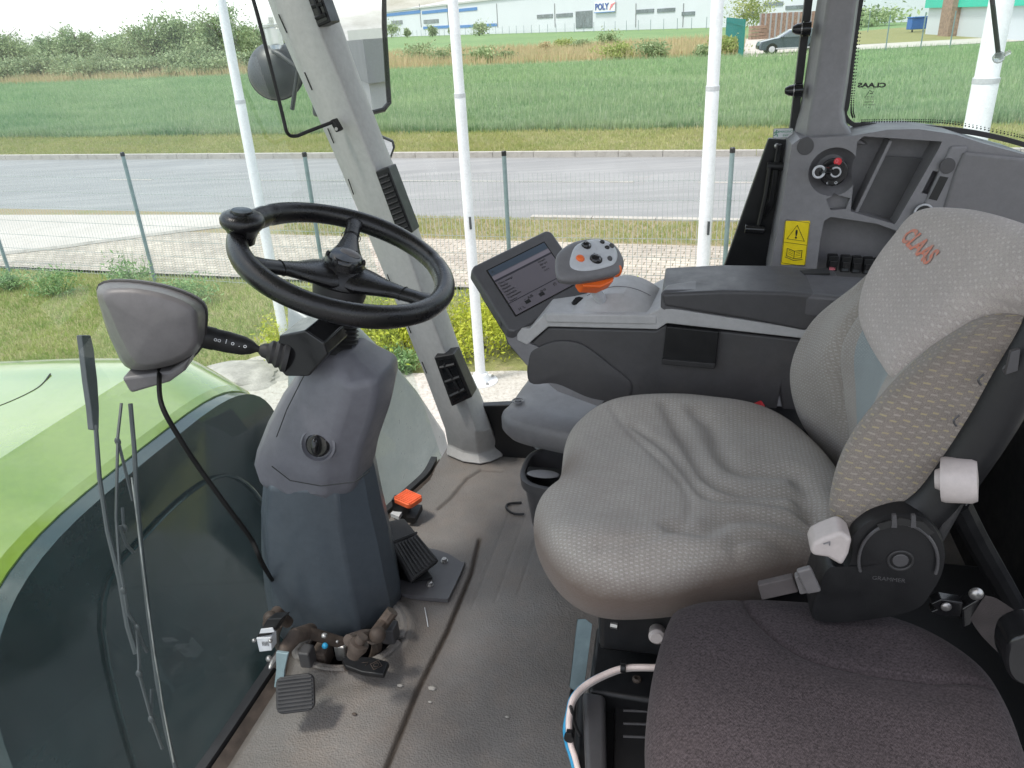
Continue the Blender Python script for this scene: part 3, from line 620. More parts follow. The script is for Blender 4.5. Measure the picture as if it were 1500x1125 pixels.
# ------------------------------------------------------------------ car, drive, green fence, right hand hall
yard = [pg(1085, 84), pg(1185, 80), pg(1260, 73), pg(1500, 60), pg(1620, 50), pg(1620, 40), pg(1490, 53), pg(1250, 66), pg(1180, 56), pg(1075, 57)]
flat('yard', yard, .006, 'concrete')
grs = [pg(1240, 66), pg(1490, 54), pg(1640, 44), pg(1640, 20), pg(1400, 34), pg(1240, 47)]
flat('dry_lawn', grs, .003, 'verge_soil')
def car():
    w0 = pg(1130, 80); x = Vector((.985, -.17, 0)).normalized(); y = Vector((-x.y, x.x, 0)); o = w0-x*.85
    t = thing('parked_car', o+x*2.2, 'dark grey estate car parked by the green fence', 'car')
    prof = [(0, .35), (.02, .62), (.12, .82), (.9, .98), (1.25, 1.02), (2.05, 1.46), (2.5, 1.55), (3.6, 1.52), (4.25, 1.2), (4.4, .95), (4.45, .5), (4.4, .33), (.1, .28)]
    mb = MB(); 
    rings = []
    for yy, k in ((-.02, .96), (.05, 1), (.9, 1.02), (1.75, 1), (1.82, .96)):
        rings.append([o+x*((px_-2.2)*k+2.2)+y*yy+UP*(pz_ if pz_ < 1.05 else 1.05+(pz_-1.05)*(.86 if yy in (-.02, 1.82) else 1)) for px_, pz_ in prof])
    mb.loft(rings); mb.build('body', 'car_paint', t, bevel=.03)
    mb = MB(); gp_ = [(1.42, 1.05), (2.12, 1.42), (2.55, 1.48), (3.5, 1.46), (4.05, 1.18), (4.1, 1.05)]
    mb.prism([o+x*a+y*-.055+UP*b for a, b in gp_], y*1.93); mb.build('window', 'far_window', t, smooth=False)
    for wx in (.85, 3.55):
        for wy in (-.03, 1.65):
            mb = MB(); mb.lathe(o+x*wx+y*wy+UP*.33, y, [(.2, 0), (.33, .02), (.33, .18), (.2, .2)], 24); wh = mb.build('wheel', 'tyre', t)
            mb = MB(); mb.lathe(o+x*wx+y*(wy-.012)+UP*.33, y, [(.02, 0), (.2, .005), (.21, .04)], 10); mb.build('rim', 'silver_plate', wh)
            if wy < 0:
                mb = MB(); mb.lathe(o+x*wx+y*-.028+UP*.33, y, [(.38, 0), (.38, .05)], 24); mb.build('wheel_arch', 'black_plastic', t)
    for yy in (.25, 1.5):
        mb = MB(); mb.ell(o+x*.14+y*yy+UP*.72, x*.12, y*.22, UP*.07); mb.build('headlight', 'clear_plastic', t)
    mb = MB(); mb.box(o+x*.02+y*.9+UP*.5, x*.04, y*.7, UP*.08); mb.build('bumper_trim', 'black_plastic', t)
    mb = MB(); mb.box(o+x*2.2+y*-.05+UP*.36, x*1.1, y*.03, UP*.04); mb.build('side_trim', 'silver_plate', t)
    mb = MB(); mb.ell(o+x*1.45+y*-.14+UP*1.08, x*.1, y*.1, UP*.07); mb.build('door_mirror', 'car_paint', t)
car()
p0 = pg(1063, 66); p1 = pg(1087, 84); t = thing('slat_fence', p1, 'teal green vertical slat fence left of the parked car', 'fence'); n = 22
for k in range(n+1):
    b = p0+(p1-p0)*(k/n)
    mb = MB(); mb.box(b+UP*1.15, Vector((.07, 0, 0)), Vector((0, .02, 0)), UP*1.15); mb.build('slat', 'teal_fence', t, smooth=False)
mb = MB(); mb.tube([p0+UP*.5, p1+UP*.5], .04, 6); mb.tube([p0+UP*1.9, p1+UP*1.9], .04, 6); mb.build('rail', 'teal_fence', t)
b0 = pg(1112, 57); b1 = pg(1190, 57); t = thing('garden_fence', b1, 'weathered picket fence with brick pallets behind the car', 'fence')
for k in range(30):
    b = b0+(b1-b0)*(k/29); mb = MB(); mb.box(b+UP*(1.2), Vector((.09, 0, 0)), Vector((0, .03, 0)), UP*1.2); mb.build('picket', 'brick' if k % 3 else 'hall_grey', t, smooth=False)
b0 = pg(1104, 57.5); mb = MB()
for k in range(4): mb.box(b0+Vector((1.3, -.5, .15+.33*k)), Vector((1.9, 0, 0)), Vector((0, .5, 0)), UP*.14)
tag(mb.build('brick_stack', 'brick', smooth=False), 'stack of red bricks beside the green fence', 'bricks')
pp_ = pg(1120, 56); tt = thing('garden_tree', pp_+Vector((0, 8, 0)), 'light green garden tree behind the parked car', 'tree'); pp_ = pp_+Vector((0, 8, 0)); mb = MB(); mb.tube([pp_, pp_+UP*2.5], [.1, .05], 6); mb.build('trunk', 'bark', tt); cr = MB(); leaves(cr, (pp_.x+1, pp_.y, 2.8), (3.2, 1.5, 1.6), 1500, .15); cr.build('crown', 'lawn_leaf', tt, smooth=False)
# hall with a teal roof edge
hA = pg(1355, 50); hB = pg(1600, 66); hd = (hB-hA).normalized(); hn = Vector((hd.y, -hd.x, 0)); 
if hn.dot(hA) > 0: hn = -hn
t = thing('white_hall', (hA+hB)/2, 'white hall with a teal roof band and a brick pillar', 'building')
mb = MB(); hk = Vector((hA.x, hA.y, 0)).normalized()*20; hk = Vector((hk.x+2, hk.y, 0)); mb.prism([hA, hB+hd*10, hB+hd*10+hk, hA+hk], UP*7); mb.build('wall', 'factory_white', t, smooth=False)
def zpx(px, py): return hit(px, py, hA, hn)
zb = zpx(1380, 11).z
mb = MB(); mb.prism([hA+UP*zb+hn*.3-hd*.3, hB+hd*10+UP*(zb)+hn*.3, hB+hd*10+UP*zb+hk, hA+UP*zb+hk-hd*.3], UP*3); mb.build('roof_band', 'teal_paint', t, smooth=False)
bp = zpx(1386, 52); bq = zpx(1401, 53); mb = MB(); mb.prism([(bp.x, bp.y, 0), (bq.x, bq.y, 0), Vector((bq.x, bq.y, 0))+hn*.7, Vector((bp.x, bp.y, 0))+hn*.7], UP*zb*1.35); mb.build('brick_pillar', 'brick', t, smooth=False)
p = pg(1341, 47); t = thing('waste_container', p, 'blue wheeled waste container beside the white hall', 'container')
mb = MB(); mb.box(p+UP*.75, Vector((.75, 0, 0)), Vector((0, .5, 0)), UP*.5); mb.build('body', 'blue_bin', t, bevel=.06); mb = MB(); mb.box(p+UP*1.32, Vector((.8, 0, 0)), Vector((0, .55, 0)), UP*.06); mb.build('lid', 'blue_bin', t, bevel=.04)
for k in (-.55, .55): mb = MB(); mb.lathe(p+Vector((k, -.4, .12)), Vector((1, 0, 0)), [(.12, -.04), (.12, .04)], 12); mb.build('wheel', 'tyre', t)
p = pg(1350, 46.5)+Vector((1.3, .3, 0)); mb = MB(); mb.box(p+UP*.6, Vector((.45, 0, 0)), Vector((0, .4, 0)), UP*.6); tag(mb.build('waste_bin', 'mirror_body', bevel=.05), 'dark bin standing right of the blue container', 'bin')
t = thing('post_fence', pg(1350, 70), 'thin wire fence on leaning posts along the yard', 'fence')
for x, yb, yt in ((1271, 47, 16), (1297, 74, 22), (1348, 73, 18), (1391, 71, 16), (1443, 68, 12), (1500, 64, 6)):
    b = pg(x, yb); d = ray(x+2, yt); z = EYE.z+d.z*(b.y/d.y); mb = MB(); mb.tube([b, b+UP*max(z, 1.2)], .04, 6); mb.build('post', 'galvanised', t)
for px, q, yt, w, lb in ((1262, 120, 8, 12, 'dark dense tree at the left of the rear window'), (1240, 130, 16, 9, 'rounded tree behind the pillar'), (1313, 150, 6, 3, 'slim conifer beyond the yard'), (1330, 150, 4, 3, 'slim dark conifer beside the first one'), (1346, 150, 6, 2.6, 'thin conifer nearest the white hall')):
    p = at_q(px, q, yt); tt = thing('distant_tree', (p.x, p.y, 0), lb, 'tree', 'trees behind the yard'); mb = MB(); mb.tube([(p.x, p.y, 0), (p.x, p.y, p.z*.7)], [.2, .05], 6); mb.build('trunk', 'bark', tt)
    cr = MB(); leaves(cr, (p.x, p.y, p.z*.5), (w*.5, w*.5, p.z*.5), 1200, .3, 14, .28); cr.build('crown', 'tree_leaf', tt, smooth=False)

# ================================================================== TRACTOR: body seen through the glass
def arch(a, hw, zt, n=4.0, zb=-.9, k=30):
    P = [c(a, 1.245-hw-.04, zb)]
    for i in range(k+1):
        t = PI*(1-i/k); cx, sy = math.cos(t), math.sin(t)
        P.append(c(a, 1.245+(hw if cx > 0 else hw+.04)*math.copysign(abs(cx)**(2/n), cx), zt-.5+.5*abs(sy)**(2/n)))
    P.append(c(a, 1.245+hw, zb)); return P
t = thing('bonnet', c(-2.2, 1.245, -.9), 'lime green tractor bonnet with a dark rear panel beyond the windscreen', 'tractor bonnet')
mb = MB(); mb.loft([arch(-1.15, .505, .352), arch(-1.17, .52, .362), arch(-1.345, .6, .392, 4.4), arch(-1.36, .603, .396, 4.4), arch(-1.7, .61, .375, 4.6), arch(-2.3, .6, .33, 4.6), arch(-3.2, .57, .24, 4), arch(-3.5, .5, .1, 3.5)])
body = mb.build('body', 'hood_green', t, ang=14)
mb = MB(); mb.loft([arch(-1.11, .50, .346), arch(-1.152, .502, .349)]); mb.build('rear_panel', 'hood_dark', t)
fr = Fr(c(-1.108, 1.245, 0), CB, UP)
mb = MB(); pts = [(u, v) for u, v in [(-.3, -.5), (-.34, -.1), (-.2, .16), (.1, .2), (.28, .1), (.33, -.5)]]
mb.tube([fr.p(-u, v, .004) for u, v in catmull([Vector((u, v, 0)) for u, v in pts], 6, False) and [(q.x, q.y) for q in catmull([Vector((u, v, 0)) for u, v in pts], 6, False)]], .004, 6)
mb.build('panel_ridge', 'hood_dark', t)
# opening line on the bonnet top
mb = MB(); ln_ = []
for a, b in ((-1.62, 1.52), (-1.58, 1.42), (-1.62, 1.3), (-1.75, 1.22), (-2.1, 1.18), (-2.6, 1.17)):
    u = abs(b-1.245)/.61; ln_.append((a, b, (.375 if a > -1.9 else .34)-.5+.5*(1-u**4.6)**(1/4.6)))
ln_ = [(a, b, {-1.62: .379, -1.58: .381, -1.75: .372, -2.1: .345, -2.6: .301}[a]) for a, b, z in ln_]
mb.tube(catmull([c(*p) for p in ln_], 8, False), .0022, 6); mb.build('panel_joint', 'black_rubber', t)
# grey side cover right of the bonnet
t = thing('side_cover', c(-1.05, 2.0, -.6), 'smooth grey side cover below the windscreen corner', 'cover')
mb = MB(); P = [pa(x, y, -.92) for x, y in ((520, 470), (575, 526), (615, 575), (654, 634), (670, 700), (690, 800), (560, 900), (480, 800), (480, 480))]
mb.prism(P, CA*-.14+CB*.05+UP*.06); mb.build('panel', 'fender_grey', t, bevel=.025, seg=4)
mb = MB(); mb.box(c(-1.2, 2.1, -.9), CA*.3, CB*.5, UP*.25); mb.build('bracket', 'black_plastic', t)

# ================================================================== CAB
CABT = thing('cab', c(0, 1.2, 0), 'grey trimmed tractor cab with pillars, glass and rubber floor', 'tractor cab')
def zshift(P, dz): return [Vector(p)+UP*dz for p in P]
# floor: moulded rubber mat as a height field with the grooves carved in
pz0 = lambda x, y: Vector(cabq(pz(x, y, 0)))
def cabq(P): d = Vector(P); return (d.dot(CA), d.dot(CB), d.z-FZ)
fo = [(-.80, .30), (-.775, .6), (-.765, .8), (-.762, 1.2), (-.745, 1.5), (-.70, 1.68), (-.675, 1.8), (-.68, 1.99), (-.2, 1.99), (.5, 1.99), (1.0, 1.99), (1.0, .30)]
gro = [[cabq(pz(*p, 0)) for p in pl] for pl in ([(560, 1140), (612, 1010), (655, 925), (690, 840), (702, 790)], )]
gro2 = [[cabq(pz(*p, 0)) for p in pl] for pl in ([(735, 690), (705, 688), (685, 700), (660, 730), (642, 745)],)]
NX, NY = 310, 430; xs = np.concatenate([np.linspace(-.80, -.33, 220), np.linspace(-.325, 1.0, 90)]); ys = np.linspace(.30, 1.99, NY); XX, YY = np.meshgrid(xs, ys); PQ = np.column_stack([XX.ravel(), YY.ravel()])
Z = np.zeros(len(PQ)); d = segdist(PQ, gro[0]); Z -= .009*np.exp(-(d/.0045)**2); soil = .85*np.exp(-(d/.006)**2)+.25*np.exp(-((d)/.03)**2)
d = segdist(PQ, gro2[0]); Z -= .006*np.exp(-(d/.005)**2); soil += .5*np.exp(-(d/.007)**2)
hx, hy = cabq(pz(500, 935, .02))[:2]; hx, hy = -.665, 1.13
rr_ = np.sqrt(((PQ[:, 0]-hx)/1.0)**2+((PQ[:, 1]-hy)/.9)**2); Z += .014*np.exp(-((rr_-.130)/.016)**2); soil += .5*np.exp(-((rr_-.15)/.035)**2)
Z += .012*np.clip((-.53-PQ[:, 0])/.02, 0, 1)*0
edge = np.clip((PQ[:, 0]+.765)/.03, 0, 1); Z -= .018*(1-edge); soil += .65*(1-edge)
for k in range(6): d = segdist(PQ, [(-.43+k*.045, 1.25+.03*k), (-.43+k*.045, 1.95)]); Z -= .0015*np.exp(-(d/.004)**2)
GZ = [[c(xs[j], ys[i], Z[i*NX+j]) for j in range(NX)] for i in range(NY)]
def keep(a, b):
    lim = np.interp(b, [.3, .6, .8, 1.2, 1.5, 1.64, 1.74, 1.8, 1.99], [-.79, -.778, -.767, -.76, -.742, -.71, -.685, -.69, -.69]); h = ((a-hx)**2+((b-hy)/.9)**2) < .112**2
    return a > lim and not h
mb = MB(); mb.v = [tuple(p) for r_ in GZ for p in r_]; mb.soil = soil
for i in range(NY-1):
    for j in range(NX-1):
        if keep((xs[j]+xs[j+1])/2, (ys[i]+ys[i+1])/2): mb.f.append((i*NX+j, i*NX+j+1, (i+1)*NX+j+1, (i+1)*NX+j))
mb.build('floor_mat', 'floor_rubber', CABT, ang=60)
# dark well under the pedals, sill and seal strips
mb = MB(); mb.lathe(c(hx, hy, -.16), UP, [(.125, 0), (.122, .15)], 32, False); mb.quad(*[c(hx+.15*math.cos(a), hy+.15*math.sin(a), -.15) for a in [2*PI*k/24 for k in range(24)]]); mb.build('floor_well', 'black_rubber', CABT)
mb = MB(); mb.tube([c(hx+.115*math.cos(a), hy+.106*math.sin(a), .004) for a in [2*PI*k/48 for k in range(48)] if math.cos(a) > -.75], .0125, 10); mb.build('well_rim', 'floor_rubber', CABT)
edge_pts = [(-.80, .30), (-.79, .6), (-.778, .8), (-.772, 1.2), (-.755, 1.5), (-.722, 1.66), (-.698, 1.76), (-.70, 1.85)]
ec = catmull([c(a, b, 0) for a, b in edge_pts], 8, False)
mb = MB(); mb.loft([[p+UP*-.02, p+UP*.008, p+CA*-.018+UP*.008, p+CA*-.018+UP*-.03] for p in ec]); mb.build('windscreen_seal', 'black_rubber', CABT)
mb = MB(); mb.loft([[p+CA*.005+UP*-.035, p+CA*.005+UP*.001, p+CA*.03+UP*-.014, p+CA*.03+UP*-.035] for p in ec]); mb.build('sill_strip', 'rusty_steel', CABT)
# A pillar
rows = [(-290, 272, 372, 392), (-90, 352, 430, 452), (0, 391, 456, 479), (42, 407, 469, 496), (116, 440, 500, 522), (222, 487, 541, 563), (300, 520, 574, 595), (375, 551, 601, 622), (430, 574, 620, 641), (508, 605, 650, 668), (542, 619, 662, 681), (588, 636, 684, 703), (628, 651, 697, 719), (655, 655, 700, 730), (672, 653, 703, 738)]
rings = []
for y, xl, xc, xr in rows:
    sc = 0
    l = pb(xl, y, 1.88); cc_ = pb(xc, y+4, 1.80); r = pb(xr, y, 1.865)
    if y >= 655: l = pz(xl, y-5, .004 if y > 660 else .03); cc_ = pz(xc, y+9, .004 if y > 660 else .03); r = pz(xr, y-3, .004 if y > 660 else .03)
    rings.append([l, (l*.45+cc_*.55)+CB*-.012, cc_, (cc_*.5+r*.5)-CB*.01, r, r+CB*.07-CA*.02, l+CB*.07])
mb = MB(); mb.loft(rings); apil = mb.build('front_pillar', 'light_trim', CABT, bevel=.006, ang=28, seg=3)
pf = Fr(pb(500, 120, 1.80), pb(641, 430, 1.80)-pb(500, 120, 1.80), CB)   # runs down the pillar crease
def pil_quad(pts, b, name, mat, th=.004, bev=.003, par=apil, vec=None):
    P = [pb(x, y, b) for x, y in pts]; nn = (P[1]-P[0]).cross(P[2]-P[0]).normalized(); 
    if nn.dot(EYE-P[0]) < 0: nn = -nn
    mb = MB(); mb.prism(P, nn*th); return mb.build(name, mat, par, bevel=bev)
for pts, lou in ([((553, 250), (572, 243), (608, 338), (588, 346)), 11], [((638, 520), (667, 515), (694, 578), (664, 592)), 0], [((449, -20), (470, -22), (489, 32), (470, 40)), 0]):
    P = [pb(x, y, 1.80) for x, y in pts]; cen = sum(P, Vector())/4; fv = Fr(cen, P[1]-P[0], P[0]-P[3]); 
    Lq = [fv.q(p)[:2] for p in P]; k = 1 if fv.n.dot(EYE-cen) > 0 else -1
    fv.n = fv.n*k; fv.o = fv.o+fv.n*.012
    ve = plate(fv, Lq, -.05, .004).build('air_vent', 'black_plastic', apil, bevel=.003)
    inn = [(u*.72, v*.86) for u, v in Lq]; plate(fv, inn, .0035, .0055).build('vent_core', 'black_gloss', ve)
    mb = MB(); m_ = lou or 3
    for q in range(m_):
        f = (q+.5)/m_; A1 = Vector(inn[0]+(0,)).lerp(Vector(inn[3]+(0,)), f); B1 = Vector(inn[1]+(0,)).lerp(Vector(inn[2]+(0,)), f)
        mb.tube([fv.p(A1.x, A1.y, .007), fv.p(B1.x, B1.y, .007)], .0035 if lou else .005, 6)
    if not lou: mb.tube([fv.p(inn[0][0]*.4, inn[0][1]*.8, .008), fv.p(inn[2][0]*.4, inn[2][1]*.8, .008)], .004, 6)
    mb.build('louvre', 'black_plastic', ve)
for a, b in (((408, 21), (420, 48)), ((446, 106), (457, 132)), ((480, 188), (489, 210)), ((510, 262), (518, 285)), ((567, 402), (575, 422)), ((596, 473), (602, 488)), ((618, 530), (625, 547))):
    mb = MB(); mb.tube([pb(a[0], a[1], 1.855), pb(b[0], b[1], 1.855)], .0016, 5); mb.build('clip_slot', 'ink', apil)
# windscreen
def wsa(b, z):
    u = (b-1.2)/.75; return np.interp(b, [.3, .8, 1.2, 1.5, 1.66, 1.76, 1.9], [-.815, -.79, -.783, -.766, -.733, -.708, -.70])-.215*z-.06*z*(1-u*u)
grid = [[c(wsa(b, z)-.006, b, z) for b in np.linspace(.30, 1.895, 40)] for z in np.linspace(-.02, 1.64, 24)]
mb = MB(); mb.loft(grid, False, False); ws = mb.build('windscreen', 'windshield_glass', CABT, ang=80)
# right side window between the pillars, and the door-like lower frame
mb = MB(); mb.loft([[pb(x, y, 1.905) for x, y in r_] for r_ in (((280, -280), (1240, -280)), ((700, 590), (1180, 590)))], False, False); sw = mb.build('side_window', 'side_glass', CABT, smooth=False)
mb = MB(); P = [pb(x, y, 1.89) for x, y in ((690, 596), (752, 593), (765, 640), (830, 700), (735, 700))]; mb.prism(P, CB*.03); mb.build('lower_frame', 'black_plastic', CABT, bevel=.004)
mb = MB(); P = [pb(x, y, 1.885) for x, y in ((1126, 203), (1168, 205), (1160, 330), (1110, 420), (1048, 420), (1060, 392))]; mb.prism(P, CB*.02); lf = mb.build('latch_panel', 'black_plastic', CABT, bevel=.003)
mb = MB(); P = [pb(x, y, 1.9) for x, y in ((1212, -280), (1224, -280), (1165, 215), (1154, 215))]; mb.prism(P, CB*.02); mb.build('window_seal', 'black_rubber', CABT)
mb = MB(); P = [pb(x, y, 1.875) for x, y in ((1137, 210), (1146, 210), (1133, 300), (1112, 330), (1107, 330), (1125, 290))]; mb.prism(P, CB*-.012); lt = mb.build('window_latch', 'black_gloss', CABT, bevel=.003)
mb = MB(); mb.tube([pb(1124, 243, 1.865), pb(1155, 244, 1.865)], .009, 10); mb.tube([pb(1128, 245, 1.86), pb(1122, 285, 1.86), pb(1112, 330, 1.86)], .006, 8); mb.build('link', 'black_plastic', lt)
mb = MB(); mb.tube([pb(1091, 335, 1.85), pb(1120, 337, 1.85)], .0105, 14); mb.build('handle', 'black_gloss', lt, bevel=.002)
mb = MB(); mb.ell(pb(1138, 214, 1.87), CA*.006, UP*.006, CB*.003); mb.build('screw', 'steel', lt)
for y, x0, x1 in ((43, 1160, 1186), (133, 1149, 1174)):
    a_, b_ = pb(x0, y, 1.86), pb(x1, y-1, 1.86); ax = (b_-a_); n_ = ax.length
    mb = MB(); mb.lathe(a_, ax, [(.001, 0), (.006, .001), (.0105, .009), (.0125, .02), (.0125, n_*.5), (.0128, n_*.5), (.0128, n_*.62), (.0145, n_*.62), (.0145, n_*1.05)], 18); kn = mb.build('hinge_knob', 'black_gloss', CABT)
    mb = MB(); mb.lathe(a_+ax*.5, ax, [(.0131, 0), (.0131, .0018)], 18); mb.build('washer', 'steel', kn)
# rear pillar
rows = [(-290, 1240, 1262, 1320), (-90, 1212, 1230, 1282), (0, 1200, 1212, 1259), (60, 1190, 1203, 1251), (120, 1181, 1194, 1243), (160, 1174, 1187, 1237), (180, 1168, 1184, 1240), (196, 1164, 1182, 1252), (212, 1160, 1182, 1275)]
rings = []
for y, xl, xc, xr in rows:
    l = pb(xl, y, 1.88); c1 = pb(xc, y, 1.80); c2 = pb(xr-4, y, 1.80); r = pb(xr, y, 1.88)
    rings.append([l, c1, c2, r, r+CB*.04, l+CB*.04])
mb = MB(); mb.loft(rings); rp = mb.build('rear_pillar', 'mid_trim', CABT, bevel=.008, seg=3)
# rear quarter glass with its black ceramic edge and prints
mb = MB(); mb.loft([[pb(x, y, 1.885) for x, y in r_] for r_ in (((1300, -280), (1500, -280), (1760, -280)), ((1235, 200), (1500, 240), (1700, 300)))], False, False); rg = mb.build('rear_window', 'rear_glass', CABT, smooth=False)
op = [(1275, -80), (1258, 0), (1246, 80), (1238, 150), (1236, 172), (1246, 184), (1264, 188), (1330, 190), (1400, 195), (1450, 203), (1500, 216), (1560, 236), (1700, 290)]
oc = catmull([pb(x, y, 1.875) for x, y in op], 6, False); oi = catmull([pb(x+ (7 if y < 165 else 5 if y < 186 else 0), y-(0 if y < 165 else 5 if y < 186 else 8), 1.875) for x, y in op], 6, False)
mb = MB(); mb.loft([[o_, i_, i_+CB*.01, o_+CB*.01] for o_, i_ in zip(oc, oi)]); mb.build('window_seal', 'black_rubber', CABT)
fg = Fr(pb(1277, 125, 1.878), CA, UP); fg.n = -CB
def glasstext(s, px, py, size, **k):
    f = Fr(pb(px, py, 1.878), pb(px+10, py, 1.878)-pb(px, py, 1.878), UP); f.n = -CB; f.y = f.x.cross(CB)*-1
    if f.y.z < 0: f.y = -f.y
    return textmb(f, s, size, 0, 0, .001, .0002, flipx=True, **k)
pr_ = glasstext('CLAAS', 1277, 125, .0125, bold=.0006, sx=1.5).build('print', 'ink', rg, smooth=False)
for s, y in (('DOT 527 AS2', 129.5), ('43R-00048', 142), ('E 1 M21', 145), ('TEMPERED', 149.5), ('TRANSP. 4mm', 153.5), ('1 A', 157.5)): glasstext(s, 1273, y, .0042).build('small_print', 'ink', rg, smooth=False)
mb = MB(); mb.tube([pb(x, y, 1.877) for x, y in ((1269, 140), (1272, 136), (1274, 132), (1277, 135), (1280, 134), (1278, 137), (1274, 137))], .0008, 4); mb.build('emblem', 'ink', rg)
# dotted ceramic border
mb = MB()
for pl, st in (([(1268, -60), (1252, 60), (1243, 150), (1245, 172)], (1, 0)), ([(1262, 182), (1330, 181), (1400, 185), (1500, 205)], (0, -1))):
    cc_ = catmull([Vector((x, y, 0)) for x, y in pl], 40, False)
    for q in cc_[::2]:
        for k in range(2):
            P = pb(q.x+st[0]*(4+k*3.2), q.y+st[1]*(3+k*3.2), 1.88); r = .0022-.0006*k; mb.add([P+CA*r, P+UP*r, P-CA*r, P-UP*r], [(0, 1, 2, 3)])
mb.build('dot_border', 'ink', rg, smooth=False)
a_, b_ = pb(1450, -30, 1.95), pb(1463, 84, 1.95); 
t = thing('gas_strut', b_, 'black gas strut with a pale ball joint outside the rear window', 'gas strut')
mb = MB(); mb.tube([a_, b_], .005, 8); mb.build('rod', 'black_plastic', t); mb = MB(); mb.ell(b_, CA*.012, CB*.01, UP*.012); mb.tube([b_, b_+CA*.02+UP*.01], .005, 8); mb.build('joint', 'clear_plastic', t)

# ---- rear side trim panel
PB = 1.77
t = thing('side_trim_panel', c(.4, 1.8, .3), 'dark grey rear side trim with tray and ignition switch', 'trim panel')
ol = [(1160, 212), (1172, 203), (1250, 199), (1300, 190), (1345, 189), (1400, 197), (1440, 210), (1500, 226), (1700, 300), (1700, 620), (1220, 620), (1120, 560), (1128, 400), (1146, 300)]
P = [pb(x, y, PB) for x, y in ol]; mb = MB(); mb.prism(P, CB*.14); panel = mb.build('panel', 'mid_trim', t)
def rec(pts, dep, k=0): return MB().prism([pb(x, y, PB-.05) for x, y in pts], CB*(.05+dep)) if not k else MB().prism([pb(x, y, PB-.05) for x, y in [(q.x, q.y) for q in catmull([Vector((x, y, 0)) for x, y in pts], k)]], CB*(.05+dep))
tray = [(1262, 213), (1272, 205), (1390, 213), (1386, 222), (1322, 332), (1318, 337), (1252, 318)]
bin2 = [(1212, 332), (1222, 326), (1290, 336), (1335, 352), (1340, 440), (1196, 440), (1206, 360)]
slot = [(1376, 257), (1388, 259), (1371, 293), (1359, 290)]
cutz = [rec(tray, .075), rec(bin2, .085), rec(slot, .03), rec([(1215, 300), (1228, 292), (1251, 298), (1245, 314), (1222, 316)], .02)]
cb_ = pb(1221, 252, PB); fb = Fr(cb_, CA, UP); fb.n = -CB; fb.y = UP
mbx = MB(); mbx.lathe(cb_-CB*.05, CB, [(.052, 0), (.05, .055), (.042, .078), (.03, .09)], 36); cutz.append(mbx)
boolcut(panel, cutz)
bv = panel.modifiers.new('b', 'BEVEL'); bv.width = .005; bv.segments = 3; bv.limit_method = 'ANGLE'; bv.angle_limit = math.radians(40); bv.harden_normals = True
mb = MB(); P = [pb(x, y, PB+.003) for x, y in ((1262, 316), (1300, 235), (1372, 240), (1318, 333))]; mb = MB(); P = [p+CB*(.06) if i in (1, 2) else p+CB*.045 for i, p in enumerate(P)]; mb.prism(P, CB*.003); mb.build('tray_mat', 'dark_trim', t)
mb = MB(); P = [pb(x, y, PB+.02) for x, y in ((1303, 205), (1308, 207), (1254, 318), (1249, 316))]; mb.prism(P, CB*.05); mb.build('tray_rib', 'mid_trim', t, bevel=.002)
mb = MB(); bo = [pb(x, y, PB-.012) for x, y in ((1412, 222), (1500, 232), (1700, 290), (1700, 600), (1380, 600), (1375, 330), (1398, 255))]; mb.prism(bo, CB*.014); mb.build('upholstered_pad', 'grey_trim', t, bevel=.01, seg=4)
mb = MB(); bo = [pb(x, y, PB-.006) for x, y in ((1393, 214), (1420, 214), (1400, 258), (1378, 330), (1352, 340), (1340, 330))]; mb.prism(bo, CB*.012); mb.build('trim_strip', 'mid_trim', t, bevel=.005, seg=3)
for s_, (px, py, r) in zip('ab', ((1180, 214, .0165), (1388, 243, .0145))):
    f = Fr(pb(px, py, PB-(.001 if s_ == 'a' else .007)), CA, UP); f.n = -CB; f.y = UP; disc(f, 0, 0, r, -.002, .0015, ry=r*1.1).build('blanking_plug', 'dark_trim', t, bevel=.001)
plate(Fr(pb(1374, 275, PB-.0066), CA, UP) if 0 else fb, [fb.q(pb(x, y, PB))[:2] for x, y in slot], .0066, .0072).build('slot', 'ink', t)
f = Fr(pb(1353, 312, PB-.009), CA, UP); f.n = -CB; f.y = UP; ringm(f, 0, 0, .0175, .0022).build('socket_ring', 'silver_plate', t); disc(f, 0, 0, .016, -.005, -.001).build('socket', 'ink', t)
# ignition
ig = Fr(pb(1221, 252, PB+.01), CA+UP*.1, UP); ig.n = (-CB+UP*.15-CA*.15).normalized(); sw_ = disc(ig, 0, 0, .029, -.03, .006, n=32).build('ignition_switch', 'black_gloss', t, bevel=.003)
disc(ig, 0, 0, .017, .006, .02, n=28).build('lock_barrel', 'black_plastic', sw_, bevel=.002); ringm(ig, .004, 0, .0095, .0018, .021).build('lock_ring', 'silver_plate', sw_)
k0 = ig.p(-.008, .004, .02); mb = MB(); mb.tube([k0, k0-CB*.02-CA*.016+UP*.006], .0075, 12); ky = mb.build('key_head', 'black_gloss', sw_)
kf = Fr(k0-CB*.022-CA*.024+UP*.002, CA+CB*.25, UP); ringm(kf, 0, 0, .0115, .0026).build('key_ring', 'silver_plate', sw_)
textmb(ig, '0', .013, .006, .022, .0062, .0003).build('marking', 'pink_text', sw_, smooth=False)
textmb(ig, 'o', .012, .005, -.022, .0062, .0003).build('marking', 'label_white', sw_, smooth=False); textmb(ig, 'c', .01, -.012, -.021, .0062, .0003).build('marking', 'label_white', sw_, smooth=False)
f = ig; mb = disc(ig, .008, .021, .008, .004, .0062); mb.build('indicator', 'red_plastic', sw_)
